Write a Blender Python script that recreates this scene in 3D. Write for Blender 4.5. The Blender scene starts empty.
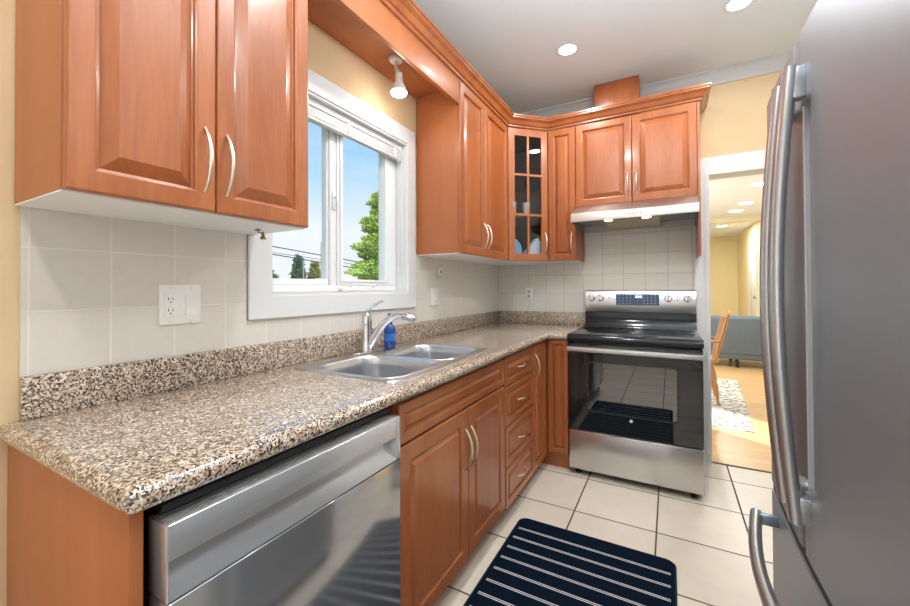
import bpy, bmesh, math, random
from mathutils import Vector, Matrix
random.seed(7)
SC = bpy.context.scene
COL = SC.collection
PI = math.pi

# ---------------------------------------------------------------- camera
cam_d = bpy.data.cameras.new('camera'); cam = bpy.data.objects.new('camera', cam_d); COL.objects.link(cam)
cam.location = (1.344, -3.233, 1.220)
YAW, PITCH, ROLL, FPX, PPY = 0.505, 0.010, -0.005, 388.8, 284.1
cam.rotation_euler = (Matrix.Rotation(YAW, 3, 'Z') @ Matrix.Rotation(PI/2+PITCH, 3, 'X') @ Matrix.Rotation(ROLL, 3, 'Z')).to_euler()
cam_d.sensor_fit = 'HORIZONTAL'; cam_d.sensor_width = 36; cam_d.lens = FPX/910*36
cam_d.shift_y = -(303-PPY)/910; cam_d.clip_start = 0.02; cam_d.clip_end = 300
SC.camera = cam

# ---------------------------------------------------------------- exposure
SC.view_settings.view_transform = 'Standard'; SC.view_settings.look = 'None'
SC.view_settings.exposure = 0.10; SC.view_settings.gamma = 1.0; SC.view_settings.use_curve_mapping = False

# ---------------------------------------------------------------- sky
W = bpy.data.worlds.new('sky'); SC.world = W; W.use_nodes = True
wn, wl = W.node_tree.nodes, W.node_tree.links
for n in list(wn): wn.remove(n)
tc = wn.new('ShaderNodeTexCoord'); sp = wn.new('ShaderNodeSeparateXYZ'); wl.new(tc.outputs['Generated'], sp.inputs[0])
rp = wn.new('ShaderNodeValToRGB'); wl.new(sp.outputs['Z'], rp.inputs[0])
els = rp.color_ramp.elements
els[0].position = 0.0; els[0].color = (.86, .90, .93, 1)
els[1].position = 0.40; els[1].color = (.24, .56, .98, 1)
for pz, c in ((.14, (.86, .94, 1.0, 1)), (.26, (.46, .76, 1.0, 1))):
    e = els.new(pz); e.color = c
nz = wn.new('ShaderNodeTexNoise'); nz.inputs['Scale'].default_value = 2.2; nz.inputs['Detail'].default_value = 5
mp = wn.new('ShaderNodeMapping'); mp.inputs['Scale'].default_value = (1, 1, 4); wl.new(tc.outputs['Generated'], mp.inputs[0]); wl.new(mp.outputs[0], nz.inputs['Vector'])
cr = wn.new('ShaderNodeValToRGB'); cr.color_ramp.elements[0].position = .48; cr.color_ramp.elements[1].position = .75; wl.new(nz.outputs['Fac'], cr.inputs[0])
mx = wn.new('ShaderNodeMix'); mx.data_type = 'RGBA'; mx.inputs[7].default_value = (.9, .94, .97, 1)
mm = wn.new('ShaderNodeMath'); mm.operation = 'MULTIPLY'; mm.inputs[1].default_value = .55; wl.new(cr.outputs[0], mm.inputs[0]); wl.new(mm.outputs[0], mx.inputs[0])
wl.new(rp.outputs[0], mx.inputs[6])
bg = wn.new('ShaderNodeBackground'); bg.inputs[1].default_value = 1.0; wl.new(mx.outputs[2], bg.inputs[0])
wo = wn.new('ShaderNodeOutputWorld'); wl.new(bg.outputs[0], wo.inputs[0])

# ---------------------------------------------------------------- sun and large lights
def light(name, kind, loc, energy, color=(1, 1, 1), size=.2, size_y=None, rot=(0, 0, 0), parent=None, **k):
    d = bpy.data.lights.new(name, kind); d.energy = energy; d.color = color
    if kind == 'AREA':
        d.shape = 'RECTANGLE' if size_y else 'DISK'; d.size = size
        if size_y: d.size_y = size_y
    elif kind == 'SUN': d.angle = math.radians(1)
    else: d.shadow_soft_size = size
    for a, b in k.items(): setattr(d, a, b)
    o = bpy.data.objects.new(name, d); COL.objects.link(o); o.location = loc; o.rotation_euler = rot
    if parent: o.parent = parent
    return o
light('sun', 'SUN', (6, -10, 12), 6.0, (1, .95, .85), rot=(math.radians(48), 0, math.radians(55)))
LAMP_W = 10.0            # each recessed kitchen lamp
light('rear_fill_light', 'AREA', (1.2, -4.65, 1.45), 9, (.90, .95, 1), 2.2, 1.9, (PI/2, 0, 0))   # added fill behind the camera; no opening is built there
light('ceiling_fill_light', 'AREA', (1.45, -2.3, 1.95), 31, (.84, .93, 1), .5, .5, (PI, 0, 0))      # added upward fill that brightens the ceiling
light('dining_fill_light', 'AREA', (0.12, 3.0, 1.5), 70, (.95, .98, 1), 2.6, 1.6, (0, -PI/2, 0))          # added daylight fill from the dining room's left side, window unseen

# ---------------------------------------------------------------- materials
def new_mat(name):
    m = bpy.data.materials.new(name); m.use_nodes = True
    return m, m.node_tree.nodes, m.node_tree.links, m.node_tree.nodes['Principled BSDF']
def simple(name, col, rough=.5, metal=0, coat=0, noise=0, nscale=20, emit=None, es=0, bump=0, spec=.5):
    m, n, l, b = new_mat(name)
    b.inputs['Base Color'].default_value = (*col, 1); b.inputs['Roughness'].default_value = rough
    b.inputs['Metallic'].default_value = metal; b.inputs['Coat Weight'].default_value = coat
    b.inputs['Specular IOR Level'].default_value = spec
    if emit: b.inputs['Emission Color'].default_value = (*emit, 1); b.inputs['Emission Strength'].default_value = es
    if noise or bump:
        t = n.new('ShaderNodeTexCoord'); z = n.new('ShaderNodeTexNoise'); z.inputs['Scale'].default_value = nscale; z.inputs['Detail'].default_value = 4
        l.new(t.outputs['Object'], z.inputs['Vector'])
        if noise:
            r = n.new('ShaderNodeValToRGB'); l.new(z.outputs['Fac'], r.inputs[0])
            r.color_ramp.elements[0].position = .3; r.color_ramp.elements[1].position = .7
            r.color_ramp.elements[0].color = (*[c*(1-noise) for c in col], 1); r.color_ramp.elements[1].color = (*[min(1, c*(1+noise)) for c in col], 1)
            l.new(r.outputs[0], b.inputs['Base Color'])
        if bump:
            bp = n.new('ShaderNodeBump'); bp.inputs['Strength'].default_value = bump; bp.inputs['Distance'].default_value = .002
            l.new(z.outputs['Fac'], bp.inputs['Height']); l.new(bp.outputs[0], b.inputs['Normal'])
    return m
def wood(name, c1, c2, rough=.3, coat=.35, scale=(9, 9, .8), fine=1.0, crough=.12):
    m, n, l, b = new_mat(name)
    t = n.new('ShaderNodeTexCoord'); mp = n.new('ShaderNodeMapping'); mp.inputs['Scale'].default_value = scale
    l.new(t.outputs['Object'], mp.inputs[0])
    z1 = n.new('ShaderNodeTexNoise'); z1.inputs['Scale'].default_value = 1.0; z1.inputs['Detail'].default_value = 6; z1.inputs['Distortion'].default_value = .7
    l.new(mp.outputs[0], z1.inputs['Vector'])
    mp2 = n.new('ShaderNodeMapping'); mp2.inputs['Scale'].default_value = tuple(s*14 for s in scale); l.new(t.outputs['Object'], mp2.inputs[0])
    z2 = n.new('ShaderNodeTexNoise'); z2.inputs['Scale'].default_value = 1.0; z2.inputs['Detail'].default_value = 3; l.new(mp2.outputs[0], z2.inputs['Vector'])
    mi = n.new('ShaderNodeMix'); mi.data_type = 'FLOAT'; mi.inputs[0].default_value = .35*fine; l.new(z1.outputs['Fac'], mi.inputs[2]); l.new(z2.outputs['Fac'], mi.inputs[3])
    r = n.new('ShaderNodeValToRGB'); l.new(mi.outputs[0], r.inputs[0])
    r.color_ramp.elements[0].position = .32; r.color_ramp.elements[1].position = .68
    r.color_ramp.elements[0].color = (*c1, 1); r.color_ramp.elements[1].color = (*c2, 1)
    l.new(r.outputs[0], b.inputs['Base Color']); b.inputs['Roughness'].default_value = rough
    b.inputs['Coat Weight'].default_value = coat; b.inputs['Coat Roughness'].default_value = crough
    return m
def brushed(name, col, rough, axis_scale=(2, 2, 300), bump=.15, metal=1.0):
    m, n, l, b = new_mat(name)
    b.inputs['Base Color'].default_value = (*col, 1); b.inputs['Metallic'].default_value = metal; b.inputs['Roughness'].default_value = rough
    t = n.new('ShaderNodeTexCoord'); mp = n.new('ShaderNodeMapping'); mp.inputs['Scale'].default_value = axis_scale; l.new(t.outputs['Object'], mp.inputs[0])
    z = n.new('ShaderNodeTexNoise'); z.inputs['Scale'].default_value = 1.5; z.inputs['Detail'].default_value = 3; l.new(mp.outputs[0], z.inputs['Vector'])
    bp = n.new('ShaderNodeBump'); bp.inputs['Strength'].default_value = bump; bp.inputs['Distance'].default_value = .001
    l.new(z.outputs['Fac'], bp.inputs['Height']); l.new(bp.outputs[0], b.inputs['Normal'])
    return m
def tiles(name, pitch, offs, axes, col, var, grout, gw, rough=.3, bump=.6, mott=18, spec=.5):
    """square tiles on the plane of the two object axes"""
    m, n, l, b = new_mat(name)
    t = n.new('ShaderNodeTexCoord'); s = n.new('ShaderNodeSeparateXYZ'); l.new(t.outputs['Object'], s.inputs[0])
    def M(op, *v, cl=False):
        k = n.new('ShaderNodeMath'); k.operation = op; k.use_clamp = cl
        for i, x in enumerate(v):
            if isinstance(x, (int, float)): k.inputs[i].default_value = x
            else: l.new(x, k.inputs[i])
        return k.outputs[0]
    ds, cells = [], []
    for a, o, p in zip(axes, offs, pitch):
        q = M('DIVIDE', M('SUBTRACT', s.outputs[a], o), p)
        f = M('FRACT', q); cells.append(M('FLOOR', q))
        ds.append(M('MULTIPLY', M('MINIMUM', f, M('SUBTRACT', 1.0, f)), p))
    d = M('MINIMUM', ds[0], ds[1])
    mask = M('DIVIDE', M('SUBTRACT', d, gw*.5), gw*.35, cl=True)
    cb = n.new('ShaderNodeCombineXYZ'); l.new(cells[0], cb.inputs[0]); l.new(cells[1], cb.inputs[1])
    wn_ = n.new('ShaderNodeTexWhiteNoise'); l.new(cb.outputs[0], wn_.inputs['Vector'])
    z = n.new('ShaderNodeTexNoise'); z.inputs['Scale'].default_value = mott; z.inputs['Detail'].default_value = 5; z.inputs['Roughness'].default_value = .6; l.new(t.outputs['Object'], z.inputs['Vector'])
    v = M('ADD', M('MULTIPLY', M('SUBTRACT', wn_.outputs['Value'], .5), var), M('MULTIPLY', M('SUBTRACT', z.outputs['Fac'], .5), var*2.2))
    hs = n.new('ShaderNodeHueSaturation'); hs.inputs['Color'].default_value = (*col, 1); l.new(M('ADD', v, 1.0), hs.inputs['Value'])
    mix = n.new('ShaderNodeMix'); mix.data_type = 'RGBA'; mix.inputs[6].default_value = (*grout, 1); l.new(hs.outputs[0], mix.inputs[7]); l.new(mask, mix.inputs[0])
    l.new(mix.outputs[2], b.inputs['Base Color'])
    l.new(M('SUBTRACT', .8, M('MULTIPLY', mask, .8-rough)), b.inputs['Roughness'])
    b.inputs['Specular IOR Level'].default_value = spec
    bp = n.new('ShaderNodeBump'); bp.inputs['Strength'].default_value = bump; bp.inputs['Distance'].default_value = .002; l.new(mask, bp.inputs['Height']); l.new(bp.outputs[0], b.inputs['Normal'])
    return m
def planks(name):
    m, n, l, b = new_mat(name)
    t = n.new('ShaderNodeTexCoord'); br = n.new('ShaderNodeTexBrick'); l.new(t.outputs['Object'], br.inputs['Vector'])
    br.inputs['Scale'].default_value = 1; br.inputs['Brick Width'].default_value = 1.1; br.inputs['Row Height'].default_value = .075
    br.inputs['Mortar Size'].default_value = .0012; br.inputs['Color1'].default_value = (.66, .43, .20, 1); br.inputs['Color2'].default_value = (.74, .50, .25, 1); br.inputs['Mortar'].default_value = (.45, .27, .13, 1)
    mp = n.new('ShaderNodeMapping'); mp.inputs['Scale'].default_value = (1.5, 22, 1); l.new(t.outputs['Object'], mp.inputs[0])
    z = n.new('ShaderNodeTexNoise'); z.inputs['Scale'].default_value = 1.6; z.inputs['Detail'].default_value = 5; l.new(mp.outputs[0], z.inputs['Vector'])
    mi = n.new('ShaderNodeMix'); mi.data_type = 'RGBA'; mi.blend_type = 'OVERLAY'; mi.inputs[0].default_value = .35; l.new(br.outputs[0], mi.inputs[6]); l.new(z.outputs['Fac'], mi.inputs[7])
    l.new(mi.outputs[2], b.inputs['Base Color']); b.inputs['Roughness'].default_value = .3
    return m
def granite(name):
    m, n, l, b = new_mat(name)
    t = n.new('ShaderNodeTexCoord')
    def noise(sc, det, rgh=.6):
        z = n.new('ShaderNodeTexNoise'); z.inputs['Scale'].default_value = sc; z.inputs['Detail'].default_value = det; z.inputs['Roughness'].default_value = rgh
        l.new(t.outputs['Object'], z.inputs['Vector']); return z.outputs['Fac']
    v = n.new('ShaderNodeTexVoronoi'); v.inputs['Scale'].default_value = 290; v.inputs['Randomness'].default_value = 1; l.new(t.outputs['Object'], v.inputs['Vector'])
    sh = n.new('ShaderNodeSeparateColor'); l.new(v.outputs['Color'], sh.inputs[0])
    r = n.new('ShaderNodeValToRGB'); r.color_ramp.interpolation = 'CONSTANT'; l.new(sh.outputs[0], r.inputs[0])
    cols = [(0, (.012, .010, .010)), (.15, (.15, .095, .06)), (.25, (.38, .27, .18)), (.46, (.58, .47, .37)), (.68, (.76, .69, .60)), (.93, (.10, .10, .11))]
    e = r.color_ramp.elements; e[0].position = 0; e[0].color = (*cols[0][1], 1); e[1].position = cols[1][0]; e[1].color = (*cols[1][1], 1)
    for p_, c in cols[2:]: q = e.new(p_); q.color = (*c, 1)
    r2 = n.new('ShaderNodeValToRGB'); l.new(noise(60, 4), r2.inputs[0]); r2.color_ramp.elements[0].position = .40; r2.color_ramp.elements[1].position = .60
    r2.color_ramp.elements[0].color = (.30, .22, .17, 1); r2.color_ramp.elements[1].color = (1.0, .95, .88, 1)
    mi = n.new('ShaderNodeMix'); mi.data_type = 'RGBA'; mi.blend_type = 'MULTIPLY'; mi.inputs[0].default_value = .5; l.new(r.outputs[0], mi.inputs[6]); l.new(r2.outputs[0], mi.inputs[7])
    l.new(mi.outputs[2], b.inputs['Base Color']); b.inputs['Roughness'].default_value = .2; b.inputs['Coat Weight'].default_value = .9; b.inputs['Coat Roughness'].default_value = .12
    return m
def glass(name, tint=(1, 1, 1), refl=.06, rough=0.0):
    m, n, l, b = new_mat(name); n.remove(b)
    tr = n.new('ShaderNodeBsdfTransparent'); tr.inputs[0].default_value = (*tint, 1)
    g = n.new('ShaderNodeBsdfGlossy'); g.inputs['Roughness'].default_value = rough
    lw = n.new('ShaderNodeLayerWeight'); pw = n.new('ShaderNodeMath'); pw.operation = 'POWER'; pw.inputs[1].default_value = 5; l.new(lw.outputs['Facing'], pw.inputs[0])
    fr = n.new('ShaderNodeMath'); fr.operation = 'MULTIPLY_ADD'; fr.inputs[1].default_value = .9; fr.inputs[2].default_value = refl*.5; l.new(pw.outputs[0], fr.inputs[0])
    lw.inputs[0].default_value = .5
    mx_ = n.new('ShaderNodeMixShader'); l.new(fr.outputs[0], mx_.inputs[0]); l.new(tr.outputs[0], mx_.inputs[1]); l.new(g.outputs[0], mx_.inputs[2])
    l.new(mx_.outputs[0], n['Material Output'].inputs[0]); return m
def mat_stripes():
    m, n, l, b = new_mat('mat_weave')
    t = n.new('ShaderNodeTexCoord'); s = n.new('ShaderNodeSeparateXYZ'); l.new(t.outputs['Object'], s.inputs[0])
    def M(op, *v):
        k = n.new('ShaderNodeMath'); k.operation = op
        for i, x in enumerate(v):
            if isinstance(x, (int, float)): k.inputs[i].default_value = x
            else: l.new(x, k.inputs[i])
        return k.outputs[0]
    f = M('MULTIPLY', M('SUBTRACT', M('FRACT', M('ADD', M('DIVIDE', s.outputs[1], .079), .5)), .5), .079)   # signed distance from the stripe centre
    d = M('ABSOLUTE', M('SUBTRACT', M('ABSOLUTE', f), .0042))
    on = M('LESS_THAN', d, .0020)
    mixs = M('MULTIPLY', on, M('LESS_THAN', M('ABSOLUTE', M('SUBTRACT', s.outputs[0], .358)), .336))
    inr = M('LESS_THAN', M('ABSOLUTE', M('ADD', s.outputs[1], .50)), .54)
    z = n.new('ShaderNodeTexNoise'); z.inputs['Scale'].default_value = 260; l.new(t.outputs['Object'], z.inputs['Vector'])
    r = n.new('ShaderNodeValToRGB'); l.new(z.outputs['Fac'], r.inputs[0]); r.color_ramp.elements[0].color = (.001, .003, .006, 1); r.color_ramp.elements[1].color = (.009, .018, .034, 1)
    mi = n.new('ShaderNodeMix'); mi.data_type = 'RGBA'; l.new(M('MULTIPLY', mixs, inr), mi.inputs[0]); l.new(r.outputs[0], mi.inputs[6]); mi.inputs[7].default_value = (.55, .56, .58, 1)
    l.new(mi.outputs[2], b.inputs['Base Color']); b.inputs['Roughness'].default_value = 1; b.inputs['Specular IOR Level'].default_value = .0
    bp = n.new('ShaderNodeBump'); bp.inputs['Strength'].default_value = .6; bp.inputs['Distance'].default_value = .003; l.new(z.outputs['Fac'], bp.inputs['Height']); l.new(bp.outputs[0], b.inputs['Normal'])
    return m
def rug_mat():
    m, n, l, b = new_mat('rug_pattern')
    t = n.new('ShaderNodeTexCoord')
    v = n.new('ShaderNodeTexVoronoi'); v.inputs['Scale'].default_value = 9; v.feature = 'DISTANCE_TO_EDGE'; l.new(t.outputs['Object'], v.inputs['Vector'])
    z = n.new('ShaderNodeTexNoise'); z.inputs['Scale'].default_value = 22; z.inputs['Detail'].default_value = 6; l.new(t.outputs['Object'], z.inputs['Vector'])
    mt = n.new('ShaderNodeMath'); mt.operation = 'MULTIPLY_ADD'; l.new(v.outputs['Distance'], mt.inputs[0]); mt.inputs[1].default_value = .7; l.new(z.outputs['Fac'], mt.inputs[2])
    r = n.new('ShaderNodeValToRGB'); l.new(mt.outputs[0], r.inputs[0]); r.color_ramp.elements[0].position = .50; r.color_ramp.elements[1].position = .58
    r.color_ramp.elements[0].color = (.26, .28, .30, 1); r.color_ramp.elements[1].color = (.70, .70, .66, 1)
    l.new(r.outputs[0], b.inputs['Base Color']); b.inputs['Roughness'].default_value = .95
    return m

M_wood = wood('maple_wood', (.27, .070, .019), (.42, .135, .042))
M_wood2 = wood('maple_side_panel', (.37, .112, .035), (.44, .145, .050), rough=.42, coat=.12, fine=.6)
M_oak = wood('golden_oak', (.45, .20, .06), (.62, .32, .11), scale=(12, 12, 3))
M_seatw = M_oak
M_yel = simple('yellow_wall_paint', (.70, .52, .31), .7, noise=.02, nscale=3)
M_offw = simple('neutral_bounce_white', (.80, .80, .78), .7)  # unseen walls whitened to give neutral bounce and reflections
M_yel2 = simple('pale_yellow_paint', (.86, .76, .46), .7)
M_ceil = simple('ceiling_paint', (.76, .81, .83), .85)
M_ceil2 = simple('dining_ceiling_paint', (.82, .86, .90), .85)
M_white = simple('white_trim_paint', (.72, .73, .74), .38)
M_crownw = simple('grey_white_crown_paint', (.60, .62, .62), .5)
M_vinyl = simple('white_vinyl', (.84, .85, .87), .3)
M_mela = simple('white_melamine', (.90, .92, .94), .35)
M_plast = simple('white_plastic', (.84, .83, .80), .3)
M_floor = tiles('floor_tiles', (.398, .398), (.876, -1.05), (0, 1), (.66, .595, .50), .10, (.09, .07, .055), .006, rough=.32, mott=7)
M_btile = tiles('backsplash_tile', (.1563, .153), (-2.914, 1.0165), (1, 2), (.70, .655, .60), .05, (.78, .75, .70), .0036, rough=.28, bump=.3, mott=40)
M_btile2 = tiles('backsplash_tile_back', (.150, .153), (.133, 1.0165), (0, 2), (.72, .68, .62), .05, (.56, .53, .48), .0036, rough=.28, bump=.3, mott=40)
M_planks = planks('wood_planks')
M_granite = granite('granite')
M_ss = brushed('brushed_steel', (.56, .57, .59), .27, (300, 2, 2))
M_ssf = brushed('fridge_steel', (.31, .345, .385), .40, (2, 2, 260), bump=.05, metal=.6)
M_ssd = brushed('dishwasher_steel', (.56, .58, .60), .22, (2, 2, 260), bump=.03, metal=.75)
M_ssd2 = brushed('dishwasher_door_steel', (.43, .45, .48), .12, (2, 2, 260), bump=.02, metal=.85)
M_ssr = brushed('range_steel', (.62, .62, .63), .30, (300, 2, 2), bump=.08)
M_hood = brushed('hood_steel', (.46, .41, .37), .34, (300, 2, 2), bump=.03)  # warm tint stands in for the cabinets' reflection in the steel
M_sink = brushed('sink_steel', (.62, .64, .67), .28, (2, 200, 2), bump=.06)
M_chrome = simple('chrome', (.66, .66, .67), .14, 1)
M_nickel = simple('satin_nickel', (.84, .74, .62), .28, 1)
M_handlefr = simple('polished_steel', (.50, .52, .55), .28, .9)
M_black = simple('black_enamel', (.010, .012, .017), .10, coat=.1, spec=.4)
M_bglass = simple('black_glass', (.008, .010, .013), .05, coat=.6)
M_cavity = simple('oven_cavity', (.05, .055, .065), .35)
M_blackp = simple('black_plastic', (.015, .015, .016), .5)
M_dark = simple('dark_gap', (.02, .016, .014), .8)
M_disp = simple('display_glass', (.02, .04, .075), .15, emit=(.10, .2, .4), es=.15)
M_led = simple('display_digits', (.8, .9, 1), .3, emit=(.7, .9, 1), es=1.6)
M_print = simple('panel_print', (.05, .05, .055), .5)
M_lprint = simple('light_print', (.55, .6, .66), .5)
M_burner = simple('burner_ring', (.10, .10, .105), .25)
M_lamp = simple('lamp_lens', (1, 1, 1), .4, emit=(1, .98, .95), es=14)
M_warm = simple('warm_lamp_lens', (1, 1, 1), .4, emit=(1, .88, .7), es=6)
M_teal = simple('hood_lining', (.20, .30, .30), .35, .3)
M_cook = simple('cooktop_glass', (.006, .007, .009), .09, coat=.2, spec=.35)
M_filter = brushed('hood_filter', (.62, .56, .46), .4, (200, 2, 2))
M_glass = glass('window_glass')
M_cglass = glass('cabinet_glass', (.82, .86, .88))
M_ovenglass = glass('oven_glass', (.30, .34, .40), refl=.40)
M_blue = simple('blue_liquid_bottle', (.008, .055, .30), .08, coat=.6)
M_bluelab = simple('pale_bottle_label', (.03, .16, .52), .3)
M_paper = simple('white_paper', (.80, .82, .84), .7)
M_bluebag = simple('pale_blue_bag', (.22, .46, .72), .5)
M_tumbler = simple('smoked_tumbler', (.30, .27, .25), .1)
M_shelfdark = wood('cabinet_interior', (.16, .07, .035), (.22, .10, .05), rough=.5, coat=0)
M_sofa = simple('grey_upholstery', (.13, .165, .21), .95, noise=.12, nscale=120)
M_brass = simple('aged_brass', (.35, .25, .12), .35, 1)
M_mat = mat_stripes(); M_matedge = simple('navy_binding', (.006, .010, .022), .9)
M_rug = rug_mat()
M_cord = simple('white_cord', (.75, .75, .74), .6)
M_slat = simple('white_aluminium_slat', (.74, .75, .76), .35)
M_grass = simple('lawn', (.10, .18, .04), .95, noise=.3, nscale=2)
M_leaf = simple('cedar_leaf', (.27, .40, .08), .85, noise=.5, nscale=1.6)
M_leaf2 = simple('dark_conifer', (.05, .10, .05), .9, noise=.4, nscale=1)
M_leaf3 = simple('olive_foliage', (.14, .17, .05), .9, noise=.4, nscale=1)
M_bark = simple('bark', (.10, .065, .04), .9)
M_pole = simple('weathered_pole', (.30, .28, .26), .9)
M_wire = simple('utility_wire', (.04, .04, .045), .7)
M_siding = simple('pale_siding', (.78, .79, .80), .7)
M_roof = simple('light_roof', (.70, .71, .72), .8)
M_fence = simple('yellowish_siding', (.62, .56, .36), .8)
M_jewel = simple('bright_logo', (.75, .8, .85), .3)

# ---------------------------------------------------------------- helpers
class B:
    """collects shapes, in world coordinates, into one mesh"""
    def __init__(s): s.bm = bmesh.new()
    def box(s, x0, y0, z0, x1, y1, z1, bev=0, seg=2):
        t = bmesh.new(); r = bmesh.ops.create_cube(t, size=1)
        cx, cy, cz = (x0+x1)/2, (y0+y1)/2, (z0+z1)/2
        bmesh.ops.scale(t, vec=(abs(x1-x0), abs(y1-y0), abs(z1-z0)), verts=t.verts); bmesh.ops.translate(t, vec=(cx, cy, cz), verts=t.verts)
        if bev: bmesh.ops.bevel(t, geom=list(t.edges), offset=bev, segments=seg, affect='EDGES', profile=.5)
        return s.merge(t)
    def merge(s, t):
        me = bpy.data.meshes.new('t'); t.to_mesh(me); t.free(); s.bm.from_mesh(me); bpy.data.meshes.remove(me); return s
    def quadring(s, a, b, closed=True):
        n = len(a)
        for i in range(n if closed else n-1):
            j = (i+1) % n
            try: s.bm.faces.new((a[i], a[j], b[j], b[i]))
            except ValueError: pass
    def verts(s, pts): return [s.bm.verts.new(p) for p in pts]
    def rings(s, rings, cap0=True, cap1=True, closed=True):
        vs = [s.verts(r) for r in rings]
        for a, b in zip(vs, vs[1:]): s.quadring(a, b, closed)
        if cap0: s.bm.faces.new(vs[0][::-1])
        if cap1: s.bm.faces.new(vs[-1])
        return s
    def tube(s, pts, r, seg=10, caps=True, flat=1.0, up=Vector((0, 0, 1))):
        pts = [Vector(p) for p in pts]; rr = r if isinstance(r, (list, tuple)) else [r]*len(pts)
        rings = []; nrm = None
        for i, p in enumerate(pts):
            t = (pts[min(i+1, len(pts)-1)]-pts[max(i-1, 0)]).normalized()
            if nrm is None:
                nrm = up if abs(t.dot(up)) < .9 else Vector((1, 0, 0))
            nrm = (nrm-t*nrm.dot(t)).normalized(); bn = t.cross(nrm)
            rings.append([p+(nrm*math.cos(a)*flat+bn*math.sin(a))*rr[i] for a in (2*PI*k/seg for k in range(seg))])
        return s.rings(rings, caps, caps)
    def lathe(s, c, prof, seg=20, axis='z'):
        rings = []
        for r, h in prof:
            ring = []
            for k in range(seg):
                a = 2*PI*k/seg; u, v = r*math.cos(a), r*math.sin(a)
                d = {'z': (u, v, h), 'y': (u, h, v), 'x': (h, u, v)}[axis]
                ring.append((c[0]+d[0], c[1]+d[1], c[2]+d[2]))
            rings.append(ring)
        return s.rings(rings)
    def prism(s, loops, f0, f1):
        """outline loops (first outer, rest holes) of 2D points; f0/f1 map a 2D point to the two end planes"""
        for f, flip in ((f0, True), (f1, False)):
            t = bmesh.new(); es = []
            for lp in loops:
                vs = [t.verts.new(f(*p)) for p in lp]
                es += [t.edges.new((vs[i], vs[(i+1) % len(vs)])) for i in range(len(vs))]
            bmesh.ops.triangle_fill(t, use_beauty=True, use_dissolve=False, edges=es)
            s.merge(t)
        for lp in loops:
            a = s.verts([f0(*p) for p in lp]); b = s.verts([f1(*p) for p in lp]); s.quadring(a, b)
        return s
def smooth_angle(me, ang=40):
    me.shade_auto_smooth if False else None
def obj(name, b, mat, parent=None, smooth=True, org=None, bevel=0, sharp=52):
    bm = b.bm
    bmesh.ops.remove_doubles(bm, verts=bm.verts, dist=1e-5)
    bmesh.ops.recalc_face_normals(bm, faces=bm.faces)
    if parent is not None: org = Vector(parent['_org'])
    elif org is None:
        xs = [v.co for v in bm.verts]; org = Vector(((min(v.x for v in xs)+max(v.x for v in xs))/2, (min(v.y for v in xs)+max(v.y for v in xs))/2, min(v.z for v in xs)))
    org = Vector(org); bmesh.ops.translate(bm, vec=-org, verts=bm.verts)
    if smooth:
        for f in bm.faces: f.smooth = True
        for e in bm.edges:
            if len(e.link_faces) != 2 or e.calc_face_angle(0) > math.radians(sharp): e.smooth = False
    me = bpy.data.meshes.new(name); bm.to_mesh(me); bm.free(); me.materials.append(mat)
    o = bpy.data.objects.new(name, me); COL.objects.link(o); o['_org'] = list(org)
    if parent is None: o.location = org
    else: o.parent = parent
    if bevel:
        md = o.modifiers.new('bevel', 'BEVEL'); md.width = bevel; md.segments = 2; md.limit_method = 'ANGLE'; md.angle_limit = math.radians(50); md.harden_normals = False
    return o
def tag(o, label=None, cat=None, group=None, kind=None):
    if label: o['label'] = label
    if cat: o['category'] = cat
    if group: o['group'] = group
    if kind: o['kind'] = kind
    return o
def thing(name, label, cat, loc, group=None):
    o = bpy.data.objects.new(name, None); COL.objects.link(o); o.location = loc; o.empty_display_size = .1; o['_org'] = list(loc)
    return tag(o, label, cat, group)
def struct(name, b, mat, **k): return tag(obj(name, b, mat, org=(0, 0, 0), **k), kind='structure')
def sroot(name):
    o = thing(name, None, None, (0, 0, 0)); o['kind'] = 'structure'; return o
def copy_thing(root, loc, label=None):
    c = root.copy(); COL.objects.link(c); c.location = loc
    if label: c['label'] = label
    for ch in list(root.children):
        d = ch.copy(); COL.objects.link(d); d.parent = c
        for g in ch.children:
            e = g.copy(); COL.objects.link(e); e.parent = d
    return c
def sweep(b, path, prof):
    """mitred sweep of a profile (offset outwards to the right of travel, height) along 2D path points"""
    n = len(path); P = [Vector(p) for p in path]; rings = []
    for i in range(n):
        d0 = (P[i]-P[i-1]).normalized() if i else (P[1]-P[0]).normalized()
        d1 = (P[i+1]-P[i]).normalized() if i < n-1 else d0
        n0, n1 = Vector((d0.y, -d0.x)), Vector((d1.y, -d1.x)); m = (n0+n1).normalized(); k = 1/max(.3, m.dot(n0))
        rings.append([(P[i].x+m.x*o*k, P[i].y+m.y*o*k, z) for o, z in prof])
    return b.rings(rings)

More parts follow.
